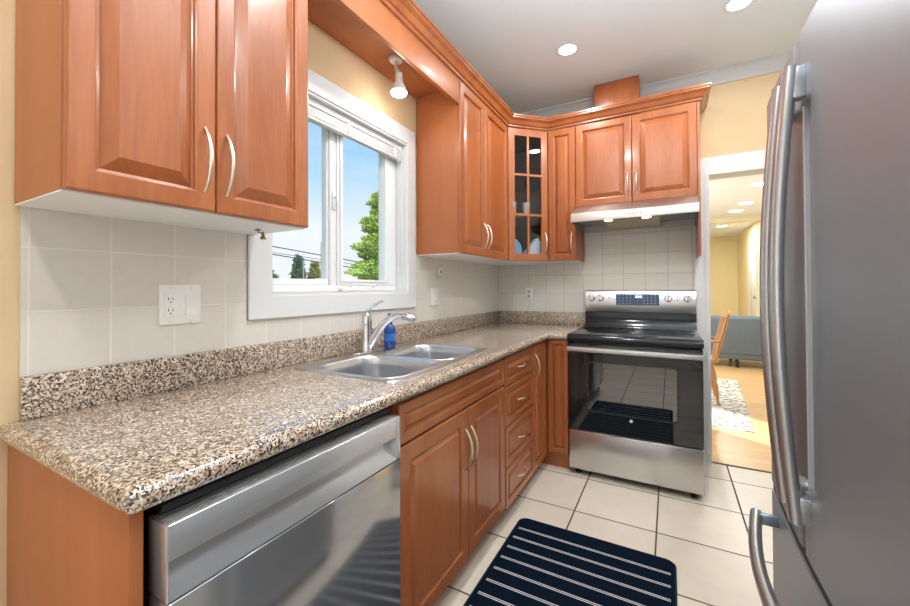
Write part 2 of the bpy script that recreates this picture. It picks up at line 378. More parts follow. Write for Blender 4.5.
# panel door: origin O, U to the right, N outwards
def V(*a): return Vector(a)
UL, NL = V(0, 1, 0), V(1, 0, 0)       # fronts on the left run, facing +x
UB, NB = V(1, 0, 0), V(0, -1, 0)      # fronts on the back run, facing -y
UD, ND = V(1, 1, 0).normalized(), V(1, -1, 0).normalized()
def raised_front(name, O, U, N, w, h, parent, frame=.052, slope=.03, t=.02, mat=None):
    O = Vector(O); b = B(); Z = V(0, 0, 1)
    def ring(o, d):
        o = min(o, min(w, h)/2-.002)
        return [O+U*u+Z*z+N*d for u, z in ((o, o), (w-o, o), (w-o, h-o), (o, h-o))]
    rs = [ring(0, 0), ring(0, t-.004), ring(.0015, t-.0015), ring(.004, t), ring(frame-.008, t), ring(frame-.006, t-.0015), ring(frame-.002, t-.003), ring(frame, t-.011), ring(frame+.003, t-.012)]
    if min(w, h) > 2*(frame+slope)+.01: rs += [ring(frame+slope, t-.0005), ring(frame+slope+.0015, t-.0001)]
    else:
        s2 = (min(w, h)/2-frame)*.55; rs += [ring(frame+s2, t-.004), ring(frame+s2+.001, t-.0025)]
    b.rings(rs)
    return obj(name, b, mat or M_wood, parent, sharp=9)
def bow_pull(name, O, U, N, parent, length=.165, vertical=True, out=.03, r=.0048, mat=None):
    """arched pull, thick in the middle; O is its lower (or left) foot"""
    O = Vector(O); A = V(0, 0, 1) if vertical else U; pts = []; rr = []
    for k in range(13):
        s = k/12; e = math.sin(PI*s)**.75
        pts.append(O+A*(s*length)+N*(e*out)); rr.append(r*(.72+.55*math.sin(PI*s))*(1.15 if k in (0, 12) else 1))
    b = B(); b.tube(pts, rr, seg=8); return obj(name, b, mat or M_nickel, parent)
def rect(x0, y0, x1, y1): return [(x0, y0), (x1, y0), (x1, y1), (x0, y1)]
def rrect(x0, y0, x1, y1, r, n=6):
    out = []
    for cx, cy, a0 in ((x1-r, y0+r, -PI/2), (x1-r, y1-r, 0), (x0+r, y1-r, PI/2), (x0+r, y0+r, PI)):
        for k in range(n+1):
            a = a0+PI/2*k/n; out.append((cx+r*math.cos(a), cy+r*math.sin(a)))
    return out

# ================================================================ the setting
CZ = 2.70
# floors
b = B(); b.box(-.15, -4.7, -.06, 2.60, 0.0, 0); struct('floor', b, M_floor, smooth=False)
b = B(); b.box(-.15, 0.0, -.06, 3.60, 9.0, 0); struct('floor', b, M_planks, smooth=False)
b = B(); b.box(1.575, -.008, 0, 2.34, .012, .004); struct('trim_1', b, simple('threshold', (.10, .07, .05), .6), smooth=False)
# ceilings
b = B(); b.box(-.15, -4.7, CZ, 2.60, 0.12, CZ+.12); struct('ceiling', b, M_ceil, smooth=False)
b = B(); b.box(-.15, .12, 2.5, 3.60, 9.0, 2.82); struct('ceiling', b, M_ceil2, smooth=False)
# left wall with the window hole (u = y, v = z)
b = B(); b.prism([rect(-4.7, 0, 0.0, CZ), rect(-2.278, 1.195, -1.385, 2.06)[::-1]], lambda u, v: (0, u, v), lambda u, v: (-.15, u, v)); struct('wall_left', b, M_yel, smooth=False)
# back wall with the doorway
b = B(); b.prism([[(-.15, 0), (1.575, 0), (1.575, 2.01), (2.34, 2.01), (2.34, 0), (2.60, 0), (2.60, CZ), (-.15, CZ)]], lambda u, v: (u, 0, v), lambda u, v: (u, .12, v)); struct('wall_back', b, M_yel, smooth=False)
b = B(); b.box(2.45, -4.7, 0, 2.60, 0, CZ); struct('wall_right', b, M_offw, smooth=False)
b = B(); b.box(-.15, -4.85, 0, 2.60, -4.7, CZ); struct('wall_front', b, M_offw, smooth=False)
# dining room shell
b = B(); b.box(-.15, .12, 0, 0, 9.0, 2.5); struct('wall_left', b, M_yel2, smooth=False)
b = B(); b.box(2.85, 5.4, 0, 3.60, 8.9, 2.5); struct('wall_right', b, M_yel2, smooth=False)
b = B(); b.box(3.60, .12, 0, 3.75, 9.0, 2.5); struct('wall_right', b, M_yel2, smooth=False)
b = B(); b.box(-.15, 8.85, 0, 3.60, 9.0, 2.5); struct('wall_back', b, M_yel2, smooth=False)
b = B(); b.box(0, 5.40, 2.415, 3.60, 5.52, 2.5); b.box(0, 5.39, 2.40, 3.6, 5.53, 2.418, .004); struct('trim_2', b, simple('header_paint', (.72, .62, .42), .6), smooth=False)
# a door on the far right wall
r_ = sroot('door_1')
b = B(); b.prism([[(6.30, 0), (7.20, 0), (7.20, 2.02), (6.30, 2.02)], [(6.39, .01), (6.39, 1.93), (7.11, 1.93), (7.11, .01)]], lambda u, v: (2.832, u, v), lambda u, v: (2.849, u, v)); obj('door_frame', b, M_white, r_)
b = B(); b.box(2.838, 6.41, .01, 2.849, 7.09, 1.91, .002); obj('door_panel', b, M_white, r_)
b = B(); b.lathe((2.80, 6.47, 1.0), [(.004, 0), (.025, .006), (.025, .02), (.01, .028), (.01, .038)], 12, 'x'); obj('door_knob', b, M_brass, r_)
# kitchen crown moulding on the back wall (white)
b = B()
cp = [(0, -.0005, 2.622), (0, -.012, 2.622), (0, -.014, 2.634), (0, -.030, 2.645), (0, -.050, 2.668), (0, -.062, 2.686), (0, -.080, 2.690), (0, -.080, 2.6995), (0, -.0005, 2.6995)]
b.rings([[(x, y, z) for _, y, z in cp] for x in (0.01, .875)]); b.rings([[(x, y, z) for _, y, z in cp] for x in (1.165, 2.449)]); struct('trim_3', b, M_crownw)
# doorway casing
b = B()
b.prism([[(1.497, 0), (1.572, 0), (1.572, 2.012), (2.345, 2.012), (2.345, 0), (2.44, 0), (2.44, 2.12), (1.497, 2.12)]], lambda u, v: (u, -.018, v), lambda u, v: (u, -.0005, v))
b.prism([[(1.563, 0), (1.588, 0), (1.588, 1.996), (2.33, 1.996), (2.33, 0), (2.352, 0), (2.352, 2.020), (1.563, 2.020)]], lambda u, v: (u, -.024, v), lambda u, v: (u, .135, v))
struct('trim_4', b, M_white)
b = B(); b.box(2.352, .121, 0, 3.59, .135, .11); b.box(0.001, .121, 0, 1.563, .135, .11); struct('baseboard_back', b, M_white)
b = B(); b.box(2.835, 5.41, 0, 2.849, 6.29, .11); b.box(2.835, 7.21, 0, 2.849, 8.84, .11); struct('baseboard_right', b, M_white)

# ---------------------------------------------------------------- window
win = sroot('window_1')
# casing + jamb
b = B()
b.prism([[(-2.367, 1.107), (-1.318, 1.107), (-1.318, 2.15), (-2.3445, 2.15), (-2.3445, 1.4165), (-2.367, 1.4165)], rect(-2.278, 1.195, -1.397, 2.06)[::-1]], lambda u, v: (.020, u, v), lambda u, v: (.0075, u, v))
obj('casing', b, M_white, win, bevel=.004)
b = B()
b.prism([rect(-2.2775, 1.1955, -1.3855, 2.0595), rect(-2.268, 1.205, -1.398, 2.05)[::-1]], lambda u, v: (.012, u, v), lambda u, v: (-.149, u, v))
obj('jamb', b, M_white, win)
b = B()
b.prism([rect(-2.267, 1.206, -1.399, 2.049), rect(-2.222, 1.236, -1.428, 2.018)[::-1]], lambda u, v: (-.062, u, v), lambda u, v: (-.125, u, v))
b.box(-.125, -1.905, 1.236, -.066, -1.868, 2.018, .003)
obj('window_frame', b, M_vinyl, win, bevel=.003)
for nm, y0, y1, gy0, gy1, xf, xb in (('fixed_sash', -2.221, -1.906, -2.205, -1.916, -.078, -.112), ('casement_sash', -1.867, -1.429, -1.834, -1.510, -.060, -.105)):
    b = B(); b.prism([rect(y0, 1.237, y1, 2.017), rect(gy0, 1.264, gy1, 1.992)[::-1]], lambda u, v: (xf, u, v), lambda u, v: (xb, u, v))
    if nm[0] == 'c': b.prism([rect(gy0-.018, 1.252, gy1+.03, 2.004), rect(gy0, 1.264, gy1, 1.992)[::-1]], lambda u, v: (xf+.008, u, v), lambda u, v: (xf, u, v))
    s_ = obj(nm, b, M_vinyl, win, bevel=.003)
    b = B(); b.box(xf-.014, gy0-.004, 1.260, xf-.008, gy1+.004, 1.996); obj('pane', b, M_glass, s_, smooth=False)
# lock lever on the mullion and folded crank on the sill
b = B(); b.box(-.064, -1.897, 1.60, -.056, -1.875, 1.68, .003); b.tube([(-.058, -1.886, 1.655), (-.040, -1.886, 1.66), (-.036, -1.886, 1.625), (-.040, -1.886, 1.60)], [.006, .006, .006, .004], 8); obj('window_lock', b, M_vinyl, win)
b = B(); b.box(-.060, -1.86, 1.2055, -.028, -1.76, 1.226, .006); b.tube([(-.035, -1.80, 1.226), (-.03, -1.80, 1.24), (-.018, -1.77, 1.243), (-.014, -1.66, 1.236)], [.007, .006, .005, .005], 8); b.lathe((-.014, -1.655, 1.227), [(.004, 0), (.008, .003), (.008, .016), (.004, .02)], 10); obj('crank_handle', b, M_plast, win)

# ---------------------------------------------------------------- countertop (L shaped, bullnosed) with splash
SX0, SX1, SY0, SY1 = .070, .560, -2.232, -1.460
ct = thing('countertop', 'speckled brown granite countertop wrapping the corner, with low splash', 'countertop', (0.3, -1.5, .872))
cy0, cw_, ci, cr_ = -2.962, .632, -.632, .748
def inset(d):
    a = .03
    pts = [(.001, cy0+d), (cw_-a, cy0+d), (cw_-a*.42-d*.3, cy0+a*.12+d*.72+d*0), (cw_-a*.12-d*.72, cy0+a*.42+d*.3), (cw_-d, cy0+a), (cw_-d, ci-.03-d*0), (cw_+.009-d*.75, ci-.009-d*.75+.0), (cw_+.03, ci-d+.0), (cr_, ci-d+0.0), (cr_, -.001), (.001, -.001)]
    # inner corner: front of the back run lies at y = ci+..., nosing faces -y
    pts[5] = (cw_-d, ci-.03); pts[6] = (cw_+.009-d*.7, ci-.009+d*.7); pts[7] = (cw_+.03, ci+d); pts[8] = (cr_, ci+d)
    return pts
R = .021; zc = .893
levels = [(R*(1-math.cos(a)), zc+R*math.sin(a)) for a in (PI/2*k/4 for k in range(-4, 5))]
b = B(); vs = [b.verts([(x, y, z) for x, y in inset(d)]) for d, z in levels]
for a_, c_ in zip(vs, vs[1:]): b.quadring(a_, c_)
hole = rrect(SX0+.015, SY0+.015, SX1-.015, SY1-.015, .03)
for (d, z) in (levels[0], levels[-1]):
    t = bmesh.new(); es = []
    for lp in (inset(d), hole):
        q_ = [t.verts.new((x, y, z)) for x, y in lp]; es += [t.edges.new((q_[i], q_[(i+1) % len(q_)])) for i in range(len(q_))]
    bmesh.ops.triangle_fill(t, use_beauty=True, edges=es); b.merge(t)
b.quadring(b.verts([(x, y, levels[0][1]) for x, y in hole]), b.verts([(x, y, levels[-1][1]) for x, y in hole]))
obj('top', b, M_granite, ct)
b = B(); b.box(.0005, -2.927, .9145, .020, -.0005, 1.016, .002); b.box(.0205, -.0205, .9145, .748, -.0005, 1.016, .002); obj('granite_splash', b, M_granite, ct)

# ---------------------------------------------------------------- tile backsplashes
b = B()
b.prism([[(-2.927, 1.0165), (-.006, 1.0165), (-.006, 1.4195), (-1.317, 1.4195), (-1.317, 1.106), (-2.368, 1.106), (-2.368, 1.4195), (-2.927, 1.4195)]], lambda u, v: (.0006, u, v), lambda u, v: (.007, u, v))
tag(obj('tile_backsplash', b, M_btile, org=(0, 0, 0), smooth=False), 'beige square tiles on the wall around the window, above the granite', 'backsplash')
b = B()
b.prism([[(.0075, 1.0165), (.752, 1.0165), (.752, .80), (1.497, .80), (1.497, 1.80), (.752, 1.80), (.752, 1.4195), (.0075, 1.4195)]], lambda u, v: (u, -.007, v), lambda u, v: (u, -.0006, v))
tag(obj('tile_backsplash', b, M_btile2, org=(0, 0, 0), smooth=False), 'beige square tiles on the wall behind the stove, up to the hood', 'backsplash')

# ---------------------------------------------------------------- base units
FX = .585       # carcass front; fronts are .02 thick
def carcass(b, x0, y0, z0, x1, y1, z1, t=.016):
    b.box(x0, y0, z0, x1, y1, z1)
# near end panel beside the dishwasher
b = B(); b.box(.002, -2.945, 0, .598, -2.925, .8715, .001); tag(obj('end_panel', b, M_wood2), 'plain orange wood panel closing the near end of the counter', 'cabinet panel')
# sink base
c = thing('sink_base_cabinet', 'wide maple base cabinet under the sink with two doors', 'cabinet', (.3, -1.8, 0))
b = B(); b.box(.002, -2.262, .10, .5845, -2.246, .8715); b.box(.002, -1.392, .10, .5845, -1.376, .8715); b.box(.002, -2.246, .10, .5845, -1.392, .116); b.box(.002, -2.246, .116, .012, -1.392, .70); b.box(.566, -2.246, .845, .5845, -1.392, .8715); b.box(.566, -2.246, .708, .5845, -1.392, .728)
obj('body', b, M_wood, c)
b = B(); b.box(.50, -2.262, 0, .535, -1.376, .0995); obj('toe_kick', b, M_wood, c)
raised_front('false_front', (FX, -2.257, .728), UL, NL, .877, .127, c, frame=.035, slope=.025)
d = raised_front('door', (FX, -2.257, .10), UL, NL, .468, .62, c, frame=.062, slope=.018); bow_pull('door_handle', (.605, -1.812, .475), UL, NL, d)
d = raised_front('door', (FX, -1.784, .10), UL, NL, .404, .62, c, frame=.062, slope=.018); bow_pull('door_handle', (.605, -1.765, .475), UL, NL, d)
# drawers
c = thing('drawer_cabinet', 'maple base cabinet with a stack of four drawers', 'cabinet', (.3, -1.13, 0))
b = B(); b.box(.002, -1.375, .0755, .5845, -.898, .8715); obj('body', b, M_wood, c)
b = B(); b.box(.50, -1.375, 0, .535, -.898, .075); obj('toe_kick', b, M_wood, c)
for z0, z1 in ((.712, .858), (.506, .706), (.294, .500), (.083, .288)):
    d = raised_front('drawer', (FX, -1.368, z0), UL, NL, .464, z1-z0, c, frame=.036, slope=.022)
    bow_pull('drawer_handle', (.605, -1.185, (z0+z1)/2), UL, NL, d, length=.095, vertical=False, out=.022, r=.004)
# narrow corner door
c = thing('corner_base_cabinet', 'corner base cabinet with one tall narrow door and bow handle', 'cabinet', (.3, -.75, 0))
b = B(); b.box(.002, -.897, .0755, .5845, -.607, .8715); obj('body', b, M_wood, c)
b = B(); b.box(.50, -.897, 0, .535, -.565, .075); obj('toe_kick', b, M_wood, c)
d = raised_front('door', (FX, -.893, .083), UL, NL, .265, .776, c, frame=.045, slope=.02); bow_pull('door_handle', (.605, -.872, .655), UL, NL, d, length=.15)
b = B(); b.box(.5855, -.626, .083, .6045, -.608, .8715); obj('corner_post', b, M_wood, c)
# back-run filler cabinet
c = thing('filler_cabinet', 'narrow maple base cabinet with plain recessed panel left of the stove', 'cabinet', (.67, -.3, 0))
b = B(); b.box(.586, -.5855, .1005, .745, -.022, .8715); obj('body', b, M_wood, c)
b = B(); b.box(.536, -.564, 0, .745, -.54, .1); obj('toe_kick', b, M_wood, c)
raised_front('door', (.608, -.587, .108), UB, NB, .137, .762, c, frame=.034, slope=.016)

# ---------------------------------------------------------------- dishwasher
dw = thing('dishwasher', 'stainless steel dishwasher with recessed pocket handle below the counter end', 'dishwasher', (.35, -2.6, 0))
y0, y1 = -2.910, -2.296
b = B(); b.box(.03, y0+.012, .06, .575, y1-.005, .862, .004); obj('tub', b, M_blackp, dw)
b = B(); b.box(.5755, y0+.012, .842, .590, y1-.005, .866); b.box(.590, y0+.012, .848, .597, y1, .858); obj('top_rail', b, M_blackp, dw)
b = B()
prof = [(.579, .7165), (.637, .7165), (.637, .720), (.616, .744), (.610, .760), (.611, .779), (.637, .783), (.637, .838), (.635, .840), (.579, .840)]
b.rings([[(x, y, z) for x, z in prof] for y in (y0+.003, y1-.018)])
obj('control_strip', b, M_ssd, dw, bevel=.0008)
b = B()
for ya, yb in ((y0, y0+.003), (y1-.018, y1)):
    b = B(); b.box(.579, ya, .7165, .6375, yb, .840, .0006); obj('strip_end_cap', b, M_ssd, dw)
b = B(); b.box(.579, y0, .105, .6375, y1, .7135, .002); obj('door', b, M_ssd2, dw)
b = B(); b.box(.53, y0+.01, .0, .55, y1-.01, .10); obj('toe_kick', b, M_blackp, dw)

# ---------------------------------------------------------------- sink
sk = thing('kitchen_sink', 'stainless steel double bowl sink set into the granite counter', 'sink', (.3, -1.85, .72))
b = B()
bowls = [(.150, -2.212, .540, -1.874), (.165, -1.842, .530, -1.482)]
ztop = .9195
loops = [rrect(SX0, SY0, SX1, SY1, .035)]+[rrect(*q_, .085, 8) for q_ in bowls]
t = bmesh.new(); es = []
for i, lp in enumerate(loops):
    q_ = [t.verts.new((x, y, ztop if i == 0 else ztop-.0015)) for x, y in lp]; es += [t.edges.new((q_[k], q_[(k+1) % len(q_)])) for k in range(len(q_))]
bmesh.ops.triangle_fill(t, use_beauty=True, edges=es); b.merge(t)
o0 = rrect(SX0, SY0, SX1, SY1, .035); o1 = rrect(SX0-.003, SY0-.003, SX1+.003, SY1+.003, .037)
b.quadring(b.verts([(x, y, ztop) for x, y in o0]), b.verts([(x, y, .9143) for x, y in o1]))
obj('rim', b, M_sink, sk)
for (x0, ya, x1, yb) in bowls:
    b = B(); rs = []
    for ins, z, rad in ((-.009, ztop-.0012, .094), (-.007, ztop+.0012, .092), (-.003, ztop+.0016, .088), (0, ztop-.001, .085), (.004, ztop-.007, .083), (.006, .88, .082), (.010, .78, .080), (.018, .752, .075), (.036, .742, .06), (.10, .738, .035)):
        rs.append([(x, y, z) for x, y in rrect(x0+ins, ya+ins, x1-ins, yb-ins, min(rad, (x1-x0)/2-ins-.001), 8)])
    b.rings(rs, cap0=False)
    bo = obj('bowl', b, M_sink, sk)
    b = B(); b.lathe(((x0+x1)/2, (ya+yb)/2, .7385), [(.045, 0), (.045, .003), (.036, .004), (.03, .001), (.004, .001)], 20); obj('drain', b, M_chrome, bo)

# ---------------------------------------------------------------- faucet
fc = thing('kitchen_faucet', 'chrome single lever faucet with pull-out spout behind the sink', 'faucet', (.094, -1.83, .92))
b = B(); b.prism([rrect(.066, -1.93, .122, -1.73, .027)], lambda u, v: (u, v, .9197), lambda u, v: (u, v, .9285)); obj('deck_plate', b, M_chrome, fc, bevel=.002)
b = B(); b.lathe((.092, -1.83, .9286), [(.029, 0), (.029, .006), (.0265, .012), (.0245, .05), (.0235, .10), (.0235, .125), (.024, .13), (.0225, .15), (.0215, .168), (.014, .180), (.004, .184)], 20); obj('faucet_body', b, M_chrome, fc)
D = V(.21, .073, 0).normalized(); F0 = V(.092, -1.83, 0)
b = B(); pts = [(0.006, .945), (.024, .965), (.040, .997), (.062, 1.030), (.088, 1.060), (.122, 1.084), (.158, 1.093), (.178, 1.092)]
b.tube([F0+D*s+V(0, 0, z) for s, z in pts], [.019, .0185, .018, .0175, .017, .0165, .016, .016], 14); obj('spout', b, M_chrome, fc)
b = B(); pts = [(.1785, 1.092), (.184, 1.092), (.200, 1.090), (.218, 1.083), (.228, 1.076), (.233, 1.068)]
b.tube([F0+D*s+V(0, 0, z) for s, z in pts], [.0150, .0185, .0200, .0195, .0165, .012], 14); obj('spray_head', b, M_chrome, fc)
b = B(); pts = [(-.010, 1.098), (.004, 1.114), (.028, 1.134), (.052, 1.150), (.078, 1.160), (.086, 1.160)]
b.tube([F0+D*s+V(0, 0, z) for s, z in pts], [.010, .0095, .008, .0085, .0075, .004], 10, flat=.7); obj('lever', b, M_chrome, fc)

# soap bottle
sb = thing('soap_bottle', 'blue dish soap pump bottle standing behind the faucet', 'soap bottle', (.100, -1.668, .92))
b = B(); b.lathe((.100, -1.668, .9197), [(.024, 0), (.0290, .004), (.0295, .02), (.0295, .094), (.027, .106), (.014, .118), (.0125, .122)], 22); obj('bottle', b, M_blue, sb)
b = B(); b.lathe((.100, -1.668, .955), [(.0298, 0), (.0300, .002), (.0300, .035), (.0298, .037)], 22); obj('bottle_label', b, M_bluelab, sb)
b = B(); b.lathe((.100, -1.668, 1.0418), [(.0135, 0), (.0135, .016), (.005, .018), (.005, .040), (.011, .041), (.011, .050), (.004, .052)], 14); b.tube([(.100, -1.668, 1.087), (.122, -1.660, 1.087), (.142, -1.653, 1.080)], [.005, .0045, .003], 8); obj('pump', b, M_blackp, sb)

# ---------------------------------------------------------------- upper units
UZ, UT, UF = 1.42, 2.41, .287
def upper(name, label, y0, y1, split, hs):
    c = thing(name, label, 'cabinet', (.15, (y0+y1)/2, UZ))
    b = B(); b.box(.0075, y0, UZ+.001, UF, y1, UT); obj('body', b, M_wood2, c, bevel=.001)
    b = B(); b.box(.0075, y0+.001, UZ-.0025, UF-.001, y1-.001, UZ+.0008); obj('underside', b, M_mela, c, smooth=False)
    d = raised_front('door', (UF, y0+.002, UZ+.001), UL, NL, split-y0-.0035, .985, c, frame=.052, slope=.032); bow_pull('door_handle', (.307, split-.030, UZ+.048), UL, NL, d)
    d = raised_front('door', (UF, split+.0015, UZ+.001), UL, NL, y1-split-.0035, .985, c, frame=.052, slope=.032); bow_pull('door_handle', (.307, split+.026, UZ+.048), UL, NL, d)
    return c
upper('wall_cabinet', 'nearest maple wall cabinet with two doors, left of the window', -2.938, -2.346, -2.645, 0)
upper('wall_cabinet', 'maple wall cabinet with two doors, right of the window', -1.286, -.539, -.941, 0)
# diagonal corner cabinet
c = thing('corner_wall_cabinet', 'diagonal corner wall cabinet with a six pane glass door', 'cabinet', (.25, -.25, UZ))
q0 = V(.307, -.537, 0)-ND*.02; 
fp = [(.0075, -.5375), (.279, -.5375), (.5375, -.279), (.5375, -.0075), (.0075, -.0075)]
b = B()
for z0, z1 in ((UZ+.001, UZ+.018), (1.745, 1.757), (2.06, 2.072), (2.392, UT)):
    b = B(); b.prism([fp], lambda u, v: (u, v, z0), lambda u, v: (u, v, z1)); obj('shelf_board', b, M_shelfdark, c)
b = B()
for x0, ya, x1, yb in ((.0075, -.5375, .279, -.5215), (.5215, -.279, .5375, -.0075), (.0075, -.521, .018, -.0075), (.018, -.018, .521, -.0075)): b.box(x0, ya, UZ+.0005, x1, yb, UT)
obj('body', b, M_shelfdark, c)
b = B(); b.prism([fp], lambda u, v: (u, v, UZ-.0025), lambda u, v: (u, v, UZ+.0005)); obj('underside', b, M_mela, c)
L = .325; O = V(.293, -.551, UZ+.001)+UD*.0
O = V(.307, -.537, UZ+.001)-ND*.02+UD*.0015; L = (V(.537, -.307, 0)-V(.307, -.537, 0)).length-.003; H = .985
fr = .052; mw = .018; ph = (H-2*fr-2*mw)/3; pw = (L-2*fr-mw)/2
holes = []
for i in range(2):
    for j in range(3): holes.append(rect(fr+i*(pw+mw), fr+j*(ph+mw), fr+i*(pw+mw)+pw, fr+j*(ph+mw)+ph)[::-1])
b = B(); b.prism([rect(0, 0, L, H)]+holes, lambda u, v: O+UD*u+V(0, 0, v), lambda u, v: O+UD*u+V(0, 0, v)+ND*.02)
gd = obj('door', b, M_wood, c, bevel=.002)
for h_ in holes:
    b = B(); b.prism([h_], lambda u, v: O+UD*u+V(0, 0, v)+ND*.007, lambda u, v: O+UD*u+V(0, 0, v)+ND*.010); obj('glass_pane', b, M_cglass, gd, smooth=False)
bow_pull('door_handle', O+UD*(L-.025)+ND*.02+V(0, 0, .06), UD, ND, gd, length=.155)
# things in the corner cabinet
b = B(); rs = []
for k, (w, d_, h_) in enumerate(((.055, .035, 0), (.062, .04, .03), (.058, .038, .08), (.045, .03, .12), (.012, .01, .15))):
    rs.append([(V(.318, -.445, UZ+.0185+h_)+UD*(w*math.cos(a)*(1+.08*math.sin(3*a+k)))+ND*(d_*math.sin(a))) for a in (2*PI*i/14 for i in range(14))])
b.rings(rs); tag(obj('plastic_bag', b, M_bluebag), 'crumpled pale blue bag on the bottom shelf of the glass cabinet', 'bag')
b = B(); A0 = V(.432, -.325, UZ+.0185)
b.prism([[(-.065, 0), (.065, 0), (.070, .11), (.030, .165), (-.03, .10), (-.07, .05)]], lambda u, v: A0+UD*u+V(0, 0, v)+ND*.01, lambda u, v: A0+UD*u+V(0, 0, v)-ND*.05)
tag(obj('paper_packet', b, M_paper, bevel=.004), 'white folded paper packet on the bottom shelf of the glass cabinet', 'packet')
for nm, px, ang in (('left pane', .315, 0), ('right pane', .395, 0)):
    bb = V(px-.02, px-.745, 1.7575) if 0 else V(px, px-.80, 1.7575)
    b = B(); b.lathe(bb, [(.026, 0), (.030, .01), (.034, .10), (.032, .10), (.028, .012)], 16); tag(obj('drinking_glass', b, M_tumbler), 'drinking glass on the middle shelf of the corner cabinet, behind the %s' % nm, 'glass', 'drinking glasses in the corner cabinet')
# narrow back cabinet
c = thing('wall_cabinet', 'narrow maple wall cabinet with one door left of the hood', 'cabinet', (.64, -.15, UZ))
b = B(); b.box(.5385, -.286, UZ+.001, .7415, -.0075, UT); obj('body', b, M_wood2, c, bevel=.001)
b = B(); b.box(.5395, -.285, UZ-.0025, .7405, -.0085, UZ+.0008); obj('underside', b, M_mela, c)
d = raised_front('door', (.5395, -.287, UZ+.001), UB, NB, .2015, .985, c, frame=.05, slope=.02); bow_pull('door_handle', (.713, -.307, UZ+.055), UB, NB, d, length=.155)
# over the hood
c = thing('wall_cabinet', 'short maple wall cabinet with two raised panel doors above the range hood', 'cabinet', (1.12, -.15, 1.81))
b = B(); b.box(.7425, -.286, 1.806, 1.506, -.0075, UT); obj('body', b, M_wood2, c, bevel=.001)
d = raised_front('door', (.7440, -.287, 1.808), UB, NB, .3765, .599, c, frame=.052, slope=.03); bow_pull('door_handle', (1.096, -.307, 1.865), UB, NB, d, length=.145)
d = raised_front('door', (1.1235, -.287, 1.808), UB, NB, .3815, .599, c, frame=.052, slope=.03); bow_pull('door_handle', (1.150, -.307, 1.865), UB, NB, d, length=.145)
b = B(); b.box(1.5065, -.306, UZ, 1.5215, -.0185, UT); tag(obj('end_panel', b, M_wood, bevel=.001), 'tall thin maple panel closing the right end beside the hood', 'cabinet panel')
# valance over the window
c = thing('window_valance', 'plain maple board bridging the wall cabinets above the window', 'valance', (.15, -1.82, 2.27))
b = B(); b.box(.283, -2.345, 2.27, .303, -1.287, UT, .001); obj('front_board', b, M_wood2, c)
b = B(); b.box(.0015, -2.345, 2.372, .2825, -1.287, 2.39); obj('soffit_board', b, M_wood2, c)
# wooden crown
b = B()
zp = [(-.003, 2.4105), (.006, 2.4105), (.010, 2.416), (.010, 2.424), (.020, 2.430), (.026, 2.440), (.034, 2.452), (.048, 2.462), (.052, 2.466), (.052, 2.474), (.058, 2.478), (.058, 2.488), (-.003, 2.488)]
sweep(b, [(.0085, -2.937), (.307, -2.937), (.307, -.537), (.537, -.307), (1.5235, -.307), (1.5235, -.02)], zp)
tag(obj('crown_moulding', b, M_wood, sharp=15), 'stepped maple crown moulding running along the tops of the wall cabinets', 'moulding')
# duct cover
b = B(); b.box(.872, -.255, 2.412, 1.168, -.082, 2.6985, .002); tag(obj('duct_cover', b, M_wood), 'plain maple box rising from the cabinet above the hood to the ceiling', 'duct cover')

# ---------------------------------------------------------------- range hood
hd = thing('range_hood', 'slim stainless under-cabinet range hood with two lit lamps', 'range hood', (1.12, -.25, 1.65))
b = B(); X0, X1 = .745, 1.504
shell = [(-.010, 1.803), (-.330, 1.803), (-.335, 1.800), (-.478, 1.728), (-.480, 1.724), (-.480, 1.672), (-.470, 1.672), (-.470, 1.722), (-.33, 1.790), (-.010, 1.790)]
b.rings([[(x, y, z) for y, z in shell] for x in (X0+.004, X1-.004)])
for xa in (X0, X1-.004):
    b.rings([[(x, y, z) for y, z in ((-.010, 1.8045), (-.332, 1.8045), (-.480, 1.729), (-.481, 1.671), (-.010, 1.652))] for x in (xa, xa+.004)])
b.box(X0+.004, -.016, 1.652, X1-.004, -.010, 1.79)
obj('canopy', b, M_hood, hd)
b = B(); b.rings([[(x, y, z) for y, z in ((-.017, 1.700), (-.469, 1.712), (-.469, 1.719), (-.017, 1.709))] for x in (X0+.0045, X1-.0045)]); obj('hood_lining', b, M_teal, hd)
b = B(); b.rings([[(x, y, z) for y, z in ((-.06, 1.662), (-.395, 1.672), (-.395, 1.704), (-.06, 1.696))] for x in (.95, 1.29)]); obj('grease_filter', b, M_filter, hd, bevel=.004)
b = B(); b.box(.94, -.468, 1.674, 1.30, -.398, 1.708, .003); obj('lamp_housing', b, M_hood, hd)
for x in (.985, 1.215):
    b = B(); b.lathe((x, -.435, 1.669), [(.022, 0), (.027, .002), (.027, .0048), (.004, .0049)], 18); obj('hood_lamp', b, M_warm, hd)
    light('hood_lamp_light', 'SPOT', (x, -.43, 1.660), 1.2, (1, .85, .66), .03, rot=(0, 0, 0), spot_size=math.radians(140), spot_blend=.8)
for k in range(5):
    b = B(); b.lathe((1.095+k*.022, -.4805, 1.698), [(.0045, 0), (.0045, -.003), (.002, -.004)], 10, 'y'); obj('hood_button', b, M_blackp, hd)

